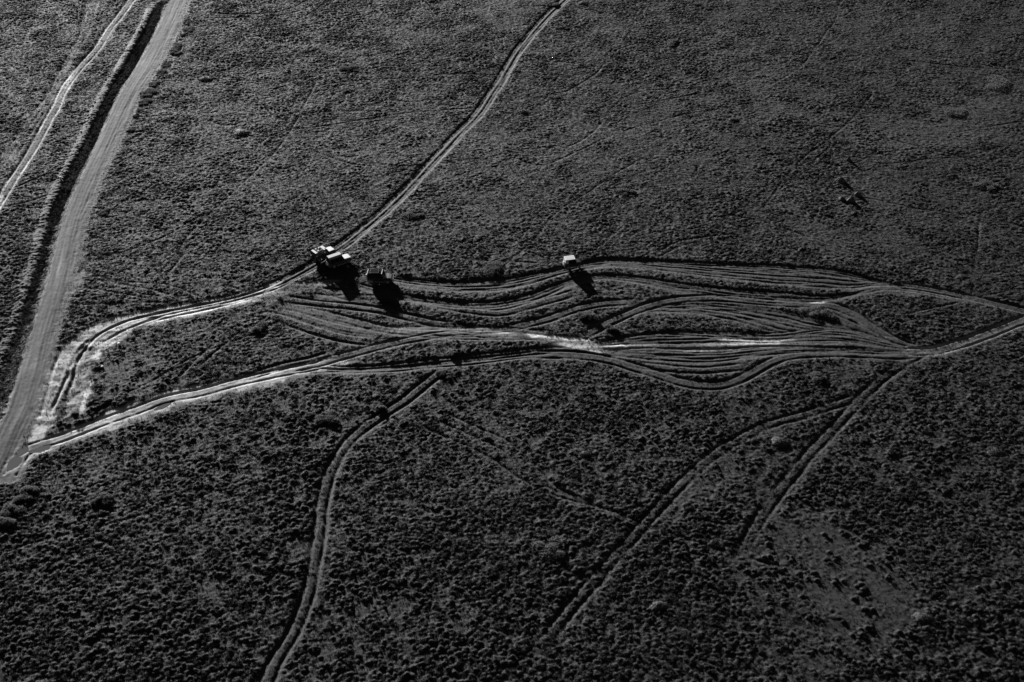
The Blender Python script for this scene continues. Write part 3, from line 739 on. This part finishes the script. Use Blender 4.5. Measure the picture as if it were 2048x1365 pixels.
# ---------------------------------------------------------------- vehicles
def wheel(parent, x, y, z, r=0.40, w=0.25, name='wheel', yaw=0.0, rim_m=None):
    sg = 1 if y >= 0 else -1
    t = MB().lathe_y([(r * 0.62, -w / 2), (r * 0.93, -w / 2), (r, -w / 2 + 0.04), (r, w / 2 - 0.04), (r * 0.93, w / 2), (r * 0.62, w / 2)], (0, 0, 0)).build(name, M['rubber'], parent, False, (x, y, z))
    t.rotation_euler = (0, 0, yaw)
    rm_ = MB().lathe_y([(r * 0.55, -w / 2 - 0.005), (r * 0.60, -w / 2 - 0.005), (r * 0.61, w / 2 + 0.005), (r * 0.5, w / 2 + 0.006), (r * 0.34, w / 2 - 0.05), (r * 0.16, w / 2 + 0.015)][::1] if sg > 0 else
                     [(r * 0.16, -w / 2 - 0.015), (r * 0.34, -w / 2 + 0.05), (r * 0.5, -w / 2 - 0.006), (r * 0.61, -w / 2 - 0.005), (r * 0.60, w / 2 + 0.005), (r * 0.55, w / 2 + 0.005)], (0, 0, 0), 16).build('rim', rim_m or M['rim'], t)
    return t

def person(loc, rz, label, shirt, hair=True, group='passengers riding in the open vehicle', hat=False):
    root = empty('person', loc, rz)
    tag(root, label, 'person', group)
    # one continuous seated body: skeleton grown with the skin modifier (seat at z = 0)
    J = [((0, 0, 0.10), .15), ((0.0, 0, 0.30), .135), ((0.02, 0, 0.50), .15), ((0.03, 0, 0.58), .07), ((0.05, 0, 0.66), .06), ((0.06, 0, 0.76), .095), ((0.06, 0, 0.85), .08)]
    E = [(0, 1), (1, 2), (2, 3), (3, 4), (4, 5), (5, 6)]
    for sd in (-1, 1):
        n = len(J)
        J += [((0.02, sd * 0.19, 0.50), .065), ((0.10, sd * 0.25, 0.27), .048), ((0.32, sd * 0.16, 0.22), .036), ((0.41, sd * 0.12, 0.23), .03),
              ((0.05, sd * 0.11, 0.08), .10), ((0.42, sd * 0.13, 0.10), .075), ((0.45, sd * 0.13, -0.30), .05), ((0.56, sd * 0.14, -0.36), .04)]
        E += [(2, n), (n, n + 1), (n + 1, n + 2), (n + 2, n + 3), (0, n + 4), (n + 4, n + 5), (n + 5, n + 6), (n + 6, n + 7)]
        for f in range(4):
            m_ = len(J)
            J += [((0.455, sd * (0.15 - 0.022 * f), 0.235), .010), ((0.475 + 0.004 * (f in (1, 2)), sd * (0.15 - 0.022 * f), 0.205), .008)]
            E += [(n + 3, m_), (m_, m_ + 1)]
        m_ = len(J); J += [((0.42, sd * 0.085, 0.225), .011), ((0.445, sd * 0.075, 0.205), .009)]; E += [(n + 3, m_), (m_, m_ + 1)]
    me_ = bpy.data.meshes.new('body'); me_.from_pydata([j[0] for j in J], E, [])
    b = bpy.data.objects.new('body', me_); col.objects.link(b); b.parent = root
    md = b.modifiers.new('skin', 'SKIN'); md.use_smooth_shade = True
    for i, j in enumerate(J): me_.skin_vertices[0].data[i].radius = (j[1], j[1] * (0.85 if i > 2 else 1.25) if i < 3 else j[1])
    me_.skin_vertices[0].data[0].use_root = True
    b.modifiers.new('sub', 'SUBSURF').levels = 1
    me_.materials.append(M['skin'])
    MB().box((0.0, 0, 0.36), (0.30, 0.44, 0.46), bev=0.09, taper=(0.9, 0.95)).build('shirt', shirt, root, True)
    MB().box((0.24, 0, 0.10), (0.50, 0.38, 0.20), bev=0.07).build('trousers', M['trousers'], root, True)
    for sd in (-1, 1): MB().cyl((0.02, sd * 0.2, 0.52), (0.08, sd * 0.25, 0.32), 0.075, 0.062, 8).build('sleeve', shirt, root, True)
    if hat: MB().cyl((0.06, 0, 0.86), (0.06, 0, 0.875), 0.19, seg=14).cyl((0.06, 0, 0.87), (0.06, 0, 0.97), 0.105, 0.09, seg=14).build('hat', M['canvas_light'], root, True)
    else:
        MB().box((0.04, 0, 0.87), (0.21, 0.19, 0.15), bev=0.06).build('hair', M['hair'], root, True)
    MB().box((0.165, 0, 0.775), (0.035, 0.03, 0.05), bev=0.008).build('nose', M['skin'], root, True)
    for sd in (-1, 1): MB().box((0.15, sd * 0.04, 0.80), (0.012, 0.028, 0.014), bev=0.003).build('eye', M['hair'], root)
    MB().box((0.155, 0, 0.735), (0.012, 0.05, 0.012)).build('mouth', M['hair'], root)
    return root

def off_roader(cx, cy, heading, label, style, L=1.0, W=1.0, Hs=1.0, group='safari vehicles parked on the tracks'):
    x, y = at(cx, cy)
    root = empty('safari_vehicle', (x, y, bz(x, y) + 0.02), R(heading))
    root.scale = (L, W, Hs)
    tag(root, label, 'off-road vehicle', group)
    dark = style in ('open', 'striped', 'side')
    pb = {'open': M['paint_dark'], 'striped': M['paint_dark'], 'side': M['paint_black'], 'short': M['paint_black']}[style]
    bon = {'open': M['paint_light'], 'striped': M['paint_light'], 'side': M['paint_grey'], 'short': M['paint_black']}[style]  # open style: sky reflection on the bonnet painted in as light paint
    wb, hw = 1.49, 0.87
    def arch(xc, r=0.50):
        return [(xc + r * math.cos(a), 0.42 + r * math.sin(a)) for a in np.linspace(math.pi, 0, 9)]
    # lower body: sills, arches, wings
    prof = [(-2.25, 0.55)] + [(-2.0, 0.5)] + arch(-wb) + arch(wb) + [(2.08, 0.5), (2.22, 0.62), (2.22, 1.02), (2.12, 1.10), (0.82, 1.18), (-2.28, 1.18)]
    b = MB().prism(prof, -hw, hw)
    es = [e for e in b.bm.edges if all(abs(abs(v.co.y) - hw) < 1e-4 for v in e.verts) and all(v.co.z > 1.0 for v in e.verts) and abs(e.verts[0].co.y - e.verts[1].co.y) < 1e-4]
    bmesh.ops.bevel(b.bm, geom=es, offset=0.07, segments=3, affect='EDGES')
    body = b.build('body', pb, root)
    for sd in (-1, 1):
        for xc in (-wb, wb):
            f = MB()
            for a0, a1 in zip(arch(xc, 0.53)[:-1], arch(xc, 0.53)[1:]):
                f.cyl((a0[0], sd * (hw + 0.02), a0[1]), (a1[0], sd * (hw + 0.02), a1[1]), 0.05, seg=6)
            f.build('wheel_arch', M['paint_black'], root)
        MB().box((0, sd * (hw + 0.06), 0.42), (2.0, 0.16, 0.05), bev=0.015).build('side_step', M['chrome'] if style != 'short' else M['rim'], root)
    # bonnet, grille, lamps, bumper
    bn = MB().prism([(0.80, 1.185), (0.86, 1.26), (1.6, 1.25), (2.08, 1.20), (2.19, 1.10), (2.19, 1.06), (0.80, 1.06)], -0.74, 0.74)
    es = [e for e in bn.bm.edges if abs(e.verts[0].co.y - e.verts[1].co.y) < 1e-4 and min(v.co.z for v in e.verts) > 1.09]
    bmesh.ops.bevel(bn.bm, geom=es, offset=0.06, segments=2, affect='EDGES')
    bn.build('bonnet', bon, root)
    g = MB().box((2.225, 0, 0.88), (0.03, 0.86, 0.26), bev=0.01)
    for k in range(5): g.box((2.245, 0, 0.79 + 0.045 * k), (0.02, 0.82, 0.012))
    g.build('grille', M['paint_black'], root)
    for sd in (-1, 1):
        MB().cyl((2.20, sd * 0.60, 0.90), (2.26, sd * 0.60, 0.90), 0.11, 0.10, 14).build('headlight', M['lamp'], root)
        MB().box((2.235, sd * 0.80, 0.90), (0.03, 0.08, 0.14), bev=0.01).build('indicator', M['lamp'], root)
        MB().box((-2.30, sd * 0.78, 0.95), (0.03, 0.10, 0.26), bev=0.01).build('tail_light', M['paint_tan'], root)
    MB().box((2.36, 0, 0.56), (0.16, 1.74, 0.18), bev=0.04).build('front_bumper', M['chrome'] if style == 'side' else M['paint_black'], root)
    if style in ('side', 'striped', 'open'):
        MB().tube([(2.40, -0.55, 0.6), (2.42, -0.52, 1.12), (2.42, 0.52, 1.12), (2.40, 0.55, 0.6)], 0.032).tube([(2.42, -0.54, 0.86), (2.42, 0.54, 0.86)], 0.026).build('bull_bar', M['paint_black'] if style != 'side' else M['chrome'], root)
    MB().box((-2.38, 0, 0.56), (0.14, 1.66, 0.16), bev=0.03).build('rear_bumper', M['chrome'], root)
    # wheels
    for xx in (-wb, wb):
        for yy in (-0.75, 0.75): wheel(root, xx, yy, 0.40)
    sp = wheel(root, -2.50, 0.22 if style == 'open' else 0.0, 1.05, 0.38, 0.22, 'spare_wheel', R(90))
    if style in ('striped', 'side', 'short'):
        MB().lathe_y([(0.395, -0.09), (0.40, -0.08), (0.40, 0.12), (0.37, 0.145), (0.20, 0.155)], (0, 0, 0)).build('wheel_cover', M['paint_light'], sp)
    MB().box((-2.33, 0, 0.98), (0.06, 0.12, 0.5)).build('wheel_bracket', M['paint_black'], root)
    # cab
    zr = 2.02 if style != 'open' else 2.05
    wr = 0.76
    def pillar(x0, x1, sd, m=pb, t=0.06):
        MB().prism([(x0 - t, 1.17), (x0 + t, 1.17), (x1 + t, zr), (x1 - t, zr)], sd * hw - sd * 0.01, sd * wr + sd * 0.03).build('pillar', m, root)
    xs = [(0.80, 0.36), (-0.30, -0.34), (-1.25, -1.27), (-2.22, -2.16)]
    for sd in (-1, 1):
        for a0, a1 in xs:
            p = MB(); t = 0.05
            yb, yt = sd * (hw - 0.04), sd * wr
            for (xa, ya, za), (xb_, yb_, zb) in (((a0, yb, 1.17), (a1, yt, zr)),): p.cyl((xa, ya, za), (xb_, yb_, zb), 0.055, seg=6)
            p.build('pillar', pb, root)
        if style != 'open':
            for (a0, a1), (b0, b1) in zip(xs[1:], xs[:-1]):
                n = 0.05
                w_ = MB().quad([(a0 + n, sd * (hw - 0.045), 1.19), (b0 - n, sd * (hw - 0.045), 1.19), (b1 - n, sd * (wr + 0.005), zr - 0.04), (a1 + n, sd * (wr + 0.005), zr - 0.04)])
                bmesh.ops.solidify(w_.bm, geom=w_.bm.faces[:], thickness=0.01)
                w_.build('window', M['glass'], root)
        # doors: thin raised panels with handles
        for x0_, x1_ in ((-0.28, 0.76), (-1.0, -0.33)):
            d = MB().box(((x0_ + x1_) / 2, sd * (hw + 0.004), 0.86), (x1_ - x0_ - 0.03, 0.02, 0.56), bev=0.006).build('door', pb, root)
            MB().box((x0_ + 0.12, sd * (hw + 0.025), 1.02), (0.14, 0.025, 0.03)).build('handle', M['chrome'], d)
        mr = MB().cyl((0.72, sd * hw, 1.25), (0.74, sd * (hw + 0.16), 1.34), 0.012, seg=5).box((0.74, sd * (hw + 0.2), 1.38), (0.06, 0.13, 0.2), bev=0.015)
        mr.build('mirror', M['chrome'] if style in ('short', 'side') else M['paint_black'], root)
    # windscreen
    ws = MB().quad([(0.82, -0.78, 1.20), (0.82, 0.78, 1.20), (0.38, 0.70, zr - 0.03), (0.38, -0.70, zr - 0.03)])
    bmesh.ops.solidify(ws.bm, geom=ws.bm.faces[:], thickness=0.01)
    ws.build('windscreen', M['glass'], root)
    MB().tube([(0.84, -0.80, 1.20), (0.40, -0.73, zr - 0.01), (0.40, 0.73, zr - 0.01), (0.84, 0.80, 1.20), (0.84, -0.80, 1.20)], 0.03).build('windscreen_frame', pb, root)
    # rear panel
    if style == 'short':
        rp = MB().quad([(-2.42, -0.82, 0.95), (-2.42, 0.82, 0.95), (-2.16, 0.76, zr), (-2.16, -0.76, zr)])
        bmesh.ops.solidify(rp.bm, geom=rp.bm.faces[:], thickness=0.03); rp.build('rear_panel', M['paint_light'], root)
    else:
        rp = MB().quad([(-2.25, -0.80, 1.17), (-2.25, 0.80, 1.17), (-2.17, 0.74, zr), (-2.17, -0.74, zr)])
        bmesh.ops.solidify(rp.bm, geom=rp.bm.faces[:], thickness=0.03); rp.build('rear_panel', M['canvas_dark'], root)
        MB().box((-2.262, 0, 1.55), (0.02, 1.0, 0.38), bev=0.005).build('rear_window', M['glass'], root)
    # roof
    if style == 'open':
        MB().box((0.10, 0, zr + 0.03), (0.66, 1.52, 0.05), bev=0.02).build('roof_panel', M['canvas_light'], root)
        MB().box((-1.92, 0, zr + 0.03), (0.50, 1.52, 0.05), bev=0.02).build('roof_panel', M['canvas_light'], root)
        fr = MB()
        for sd in (-1, 1): fr.tube([(0.42, sd * wr, zr), (-2.18, sd * wr, zr)], 0.035)
        for xx in (-0.30, -0.95, -1.6): fr.tube([(xx, -wr, zr), (xx, wr, zr)], 0.022)
        fr.build('roof_frame', pb, root)
        for sd in (-1, 1):
            MB().cyl((-0.25, sd * (wr - 0.10), zr + 0.05), (-1.6, sd * (wr - 0.10), zr + 0.05), 0.045, seg=8).build('rolled_canvas', M['canvas_dark'], root)
        fl = MB().box((-0.6, 0, 0.60), (3.0, 1.6, 0.06)); fl.build('floor', M['canvas_dark'], root)
        for xx in (0.15, -0.62, -1.35):
            for yy in (-0.42, 0.42):
                MB().box((xx, yy, 1.22), (0.50, 0.52, 0.14), bev=0.04).box((xx - 0.27, yy, 1.50), (0.12, 0.50, 0.55), bev=0.04).build('seat', M['seat'], root)
    elif style == 'striped':
        # raised long roof: sunlit flat crown painted pale, shaded ribbed flanks painted dark
        pr = [(-0.76, 0.0), (-0.78, 0.06), (-0.44, 0.26), (-0.38, 0.29), (0.40, 0.32), (0.62, 0.24), (0.78, 0.08), (0.76, 0.0)]
        r_ = MB(); Aa = [r_.bm.verts.new((-2.22, yy, zr + zz)) for yy, zz in pr]; Bb = [r_.bm.verts.new((0.42, yy, zr + zz)) for yy, zz in pr]
        n = len(pr); r_.bm.faces.new(Aa[::-1]); r_.bm.faces.new(Bb)
        for i in range(n): r_.bm.faces.new((Aa[i], Aa[(i + 1) % n], Bb[(i + 1) % n], Bb[i]))
        rf = r_.build('roof', M['canvas_dark'], root)
        MB().box((-0.92, 0.02, zr + 0.33), (2.62, 0.86, 0.04), Matrix.Rotation(R(2), 4, 'X'), bev=0.012).build('roof_panel', M['canvas_light'], rf)
        rb_ = MB()
        for k in range(3): rb_.cyl((-2.2, -0.49 - 0.11 * k, zr + 0.25 - 0.065 * k), (0.40, -0.49 - 0.11 * k, zr + 0.25 - 0.065 * k), 0.02, seg=6)
        rb_.build('roof_rib', M['paint_tan'], rf)
    elif style == 'side':
        rf = MB().box((-0.90, 0, zr + 0.05), (2.70, 1.58, 0.10), bev=0.04).build('roof', M['canvas_black'], root)
        for xx in (-2.22, 0.42):
            MB().box((xx, 0, zr + 0.05), (0.09, 1.5, 0.16), bev=0.01).build('roof_trim', M['paint_light'], rf)
        rk = MB()
        for yy in (-0.62, 0.0, 0.62): rk.tube([(-1.75, yy, zr + 0.24), (-0.20, yy, zr + 0.24)], 0.022)
        for xx in np.linspace(-1.75, -0.20, 6): rk.tube([(xx, -0.62, zr + 0.23), (xx, 0.62, zr + 0.23)], 0.014)
        for xx in (-1.75, -0.95, -0.20):
            for yy in (-0.62, 0.62): rk.tube([(xx, yy, zr + 0.08), (xx, yy, zr + 0.24)], 0.018)
        rk.build('roof_rack', M['chrome'], root)
        MB().box((-0.98, 0.0, zr + 0.2), (1.4, 1.1, 0.12), bev=0.04).build('hatch_cover', M['canvas_black'], rf)
    else:
        rf = MB().box((-0.90, 0, zr + 0.06), (2.75, 1.62, 0.12), bev=0.045).build('roof', M['paint_light'], root)
        for yy in (-0.66, -0.33, 0, 0.33, 0.66): pass
        MB().box((-0.9, 0, zr + 0.125), (2.3, 0.06, 0.02)).box((-0.9, 0.4, zr + 0.125), (2.3, 0.04, 0.02)).box((-0.9, -0.4, zr + 0.125), (2.3, 0.04, 0.02)).build('roof_rib', M['paint_light'], rf)
        for sd in (-1, 1):
            c_ = MB().quad([(-2.20, sd * (hw - 0.02), 1.30), (-1.40, sd * (hw - 0.02), 1.22), (-1.42, sd * (wr + 0.02), zr), (-2.16, sd * (wr + 0.02), zr)])
            bmesh.ops.solidify(c_.bm, geom=c_.bm.faces[:], thickness=0.02); c_.build('quarter_panel', M['paint_light'], root)
    return root

v1_ = off_roader(647.5, 514, 41, 'dark open-topped safari vehicle with sky reflection painted white on its bonnet, passengers inside, leftmost of the cars', 'open')
v2_ = off_roader(679, 528, 33, 'safari vehicle with painted sunlit strip along the roof and covered spare wheel, beside the open-topped one', 'striped')
v3_ = off_roader(761, 563, -3, 'black safari vehicle seen side-on with a roof rack, behind the other parked pair', 'side')
v4_ = off_roader(1145, 535, 13, 'short off-road vehicle with plain white roof, alone on the ruts', 'short', L=0.70, W=0.86, Hs=0.98)
# riders of the open vehicle
Mx = Matrix.Translation(v1_.location) @ Matrix.Rotation(R(41), 4, 'Z')
for (xx, yy, sh, hat, lab) in ((0.17, -0.42, M['shirt_b'], False, 'person at the wheel of the open-topped vehicle, under its front roof panel'),
                               (-0.60, -0.42, M['shirt_a'], False, 'person in a pale shirt on the right-hand middle seat of the open vehicle'),
                               (-0.60, 0.42, M['shirt_b'], True, 'person in a dark shirt and pale hat on the left-hand middle seat'),
                               (-1.33, -0.42, M['shirt_b'], True, 'person in a dark shirt and pale hat on the right-hand back seat'),
                               (-1.33, 0.42, M['shirt_a'], True, 'person in a pale shirt and pale hat on the left-hand back seat')):
    w = Mx @ Vector((xx, yy, 1.29))
    person(w, R(41), lab, sh, hat=hat)

# ---------------------------------------------------------------- mounds, shrubs, stones
def mound(px, py, wpx, hgt, label, m='earth', asp=0.8, sharp=1.0, group='earth mounds in the grass', name='earth_mound', seed=0):
    x, y = at(px, py); d = y * CP + CAM_H * SP; r = wpx / 2 * d / FPX
    n, k = 44, 18; hgt = hgt * 0.45 if m == 'earth' else hgt
    rr = np.random.default_rng(int(px * 7 + py))
    ph = rr.uniform(0, 6, 6)
    vs, fs = [(0, 0, hgt)], []
    for i in range(1, k + 1):
        t = i / k
        for j in range(n):
            a = 2 * math.pi * j / n
            w = 1 + 0.12 * math.sin(2 * a + ph[0]) + 0.08 * math.sin(3 * a + ph[1]) + 0.05 * math.sin(7 * a + ph[2])
            lump = 0.05 * math.sin(9 * t * 2 + 5 * a + ph[3]) + 0.04 * math.sin(17 * t + 9 * a + ph[4]) + rr.normal(0, 0.035)
            prof = (1 - t ** 2) ** 1.3 if sharp == 1.0 else (1 - t) ** (1 / 1.0) * (1 - 0.3 * t)
            vs.append((r * t * w * math.cos(a), r * asp * t * w * math.sin(a), hgt * (prof + lump * (1 - t * 0.5)) - 0.35 * t ** 6))
    for j in range(n): fs.append((0, 1 + j, 1 + (j + 1) % n))
    for i in range(k - 1):
        for j in range(n):
            a, b = 1 + i * n + j, 1 + i * n + (j + 1) % n
            fs.append((a, a + n, b + n, b))
    me_ = bpy.data.meshes.new(name); me_.from_pydata(vs, [], fs); me_.materials.append(M[m])
    me_.polygons.foreach_set('use_smooth', np.ones(len(me_.polygons), bool))
    o = bpy.data.objects.new(name, me_); col.objects.link(o); o.location = (x, y, bz(x, y) + 0.16); o.rotation_euler = (0, 0, rr.uniform(-0.4, 0.4))
    if m == 'earth':
        q = np.random.default_rng(int(px)); nn = int(90 * max(1, r))
        a = q.uniform(0, 6.283, nn); t = np.sqrt(q.random(nn)) * 0.95
        v = blades(r * t * np.cos(a), r * asp * t * np.sin(a), hgt * (1 - t ** 2) ** 1.3 - 0.02, np.full(nn, 0.12), np.full(nn, 0.05), 5, 0.13, 0.035, q)
        g_ = bpy.data.objects.new('grass_cover', raw_mesh('grass_cover', v, np.arange(len(v)), 3, M['grass'], False)); col.objects.link(g_); g_.parent = o
    tag(o, label, 'mound', group); return o

for a in ((482, 266, 44, 0.75, 'wide smooth grassy mound with flat top, between the gravel road and curved track'),
          (411, 158, 34, 0.6, 'low mound nearest the gravel road, above the wide smooth one'),
          (1047, 224, 26, 0.7, 'small mound just right of the track coming down from the top'),
          (1125, 58, 24, 0.6, 'small mound right of the curved track, second from the top edge'),
          (1166, 9, 26, 0.6, 'mound on the top edge beside the curved track'),
          (1466, 241, 24, 0.6, 'lone small mound in the upper grass right of centre'),
          (1558, 888, 46, 0.9, 'rounded mound between the two faint tracks at lower right'),
          (1171, 911, 30, 0.6, 'small round mound below the lowest loop of ruts'),
          (1317, 1216, 46, 1.0, 'tall mound at the bottom, left of the smooth dark clearing'),
          (1846, 1240, 52, 0.9, 'broad mound near the lower right corner'),
          (1990, 906, 44, 0.5, 'low flat mound near the right edge, below the braided ruts'),
          (1395, 12, 22, 0.5, 'small mound near the top edge, right of centre')):
    mound(*a)
for a in ((1697, 322, 12, 0.9, 'narrow upright clay mound, topmost of the small cluster at upper right'),
          (1681, 364, 24, 0.9, 'darkest and largest clay mound in the middle of the cluster at upper right'),
          (1683, 400, 17, 0.5, 'low clay mound, lower left of the cluster at upper right'),
          (1701, 404, 19, 0.75, 'small dark clay mound between two others at the bottom of the cluster'),
          (1715, 392, 18, 0.7, 'small dark clay mound, lower right of the cluster at upper right')):
    mound(*a, m='clay', sharp=1.0, group='small clay mounds in a cluster')

def shrub_mesh(name, r, h, nl, seed, lumps=6, asp=1.0):
    q = np.random.default_rng(seed)
    cx = q.normal(0, r * 0.45, lumps); cy = q.normal(0, r * 0.45 * asp, lumps); cr = q.uniform(0.45, 0.75, lumps) * r; ch = q.uniform(0.6, 1.0, lumps) * h
    return blades(cx, cy, np.zeros(lumps), cr, ch, nl, 0.20, 0.07, q)
def shrub(px, py, wpx, hgt, label, group='dark shrubs standing in the grass', asp=0.8, lumps=7):
    x, y = at(px, py); d = y * CP + CAM_H * SP; r = wpx / 2 * d / FPX
    root = empty('shrub', (x, y, bz(x, y) + 0.05)); tag(root, label, 'shrub', group)
    v = shrub_mesh('crown', r, hgt * 0.7, 300, int(px * 3 + py), lumps, asp)
    me_ = raw_mesh('crown', v, np.arange(len(v)), 3, M['leaf'], False)
    c = bpy.data.objects.new('crown', me_); col.objects.link(c); c.parent = root
    q = np.random.default_rng(int(px)); st = MB()
    for k in range(5):
        a = q.uniform(0, 6.28); st.cyl((0, 0, -0.1), (r * 0.5 * math.cos(a), r * 0.5 * math.sin(a), hgt * 0.7), 0.035, 0.012, 6)
    st.build('stem', M['stem'], root)
    return root
for a in ((985, 541, 52, 0.9, 'wide dark shrub clump above the ruts, between the black vehicle and the white-roofed one'),
          (830, 432, 34, 0.7, 'small shrub clump right of the incoming track, above the black vehicle'),
          (520, 660, 30, 1.0, 'dark round shrub alone in the triangle of grass below the wide bare track'),
          (905, 713, 18, 0.8, 'small dark shrub on the strip of grass between two lower tracks'),
          (1181, 640, 34, 1.0, 'bushy shrub just above the bright bare patch, left of the lens of ruts'),
          (1222, 662, 24, 0.7, 'low shrub at the left tip of the lens-shaped grass island'),
          (1640, 757, 36, 0.9, 'shrub clump at lower right, under the lowest loop of ruts'),
          (764, 820, 18, 0.9, 'dark shrub touching the curved single track at lower left of centre'),
          (1345, 88, 28, 0.8, 'lone dark shrub in the upper grass right of the curved track'),
          (1115, 1104, 56, 1.0, 'large shrub clump in the grass at the bottom centre'),
          (693, 136, 32, 0.7, 'lone shrub in the upper grass left of the curved track'),
          (2000, 168, 60, 1.1, 'long dark shrub clump near the upper right edge'),
          (1915, 226, 44, 0.8, 'shrub clump beside the smooth strip near the upper right edge'),
          (1250, 382, 34, 0.7, 'shrub clump above the white-roofed vehicle'),
          (1640, 628, 44, 0.7, 'shrub clump on the small grass island between right-hand ruts'),
          (885, 752, 20, 0.6, 'small shrub where the single track leaves the lower ruts'),
          (655, 838, 44, 0.9, 'broad shrub clump left of the single track bend'),
          (205, 1000, 36, 0.9, 'shrub clump in the dark grass at lower left'),
          (1965, 372, 36, 0.8, 'round shrub near the right edge, above the braided ruts'),
          (1110, 12, 14, 0.4, 'tiny shrub on the top edge by the curved track')):
    shrub(*a)
for px, py, w, wd_ in ((22, 1025, 44, 'third'), (42, 1002, 40, 'second'), (62, 984, 30, 'uppermost'), (8, 1050, 36, 'lowest')):
    shrub(px, py, w, 1.0, wd_ + ' tall dark shrub in the short row below the road corner at the left edge', 'shrubs in the short row at the lower left corner')
rowp = [(377, 58, 22), (366, 70, 12), (356, 92, 18), (347, 104, 24), (333, 131, 14), (322, 146, 22), (308, 170, 20), (296, 188, 30), (290, 206, 24), (272, 232, 12), (265, 262, 20), (256, 282, 12), (240, 340, 16), (208, 424, 22)]
ORD = 'topmost second third fourth fifth sixth seventh eighth ninth tenth eleventh twelfth thirteenth lowest'.split()
for k, (px, py, w) in enumerate(rowp):
    shrub(px, py, w * 0.85, 0.2 + w * 0.008, ORD[k] + ' dark shrub in the row along the right verge of the gravel road', 'shrubs along the right verge of the gravel road', asp=1.4, lumps=9)

def stone(px, py, size, label):
    x, y = at(px, py)
    bm = bmesh.new(); bmesh.ops.create_icosphere(bm, subdivisions=3, radius=size / 2)
    q = np.random.default_rng(int(px * py)); ax = q.normal(0, 1, (9, 3)); ax /= np.linalg.norm(ax, axis=1)[:, None]; lim = q.uniform(0.62, 0.95, 9) * size / 2
    for v in bm.verts:
        c = np.array(v.co)
        for a, l in zip(ax, lim):
            dd = c @ a
            if dd > l: c = c - a * (dd - l)
        v.co = Vector(c) * 1.0; v.co.z *= 0.8
    bmesh.ops.bevel(bm, geom=[e for e in bm.edges if e.calc_face_angle(0) > 0.6], offset=size * 0.02, segments=1, affect='EDGES')
    me_ = bpy.data.meshes.new('stone'); bm.to_mesh(me_); bm.free(); me_.materials.append(M['stone'])
    o = bpy.data.objects.new('stone', me_); col.objects.link(o); o.location = (x, y, gz(x, y) + size * 0.28); tag(o, label, 'stone', 'pale stones lying beside the road')
for a in ((190, 207, 0.62, 'pale stone on the ditch bank, upper of a touching pair'), (186, 214, 0.5, 'pale stone on the ditch bank, lower of a touching pair'),
          (163, 266, 0.5, 'single pale stone on the ditch bank below the touching pair'), (122, 361, 0.45, 'single pale stone on the ditch bank, lowest of them'),
          (238, 691, 0.6, 'pale stone at the edge of the bright bare junction soil'), (205, 735, 0.5, 'pale stone in the grass right of the churned gully'),
          (284, 57, 0.7, 'grey stone at the upper end of the ditch')):
    stone(*a)
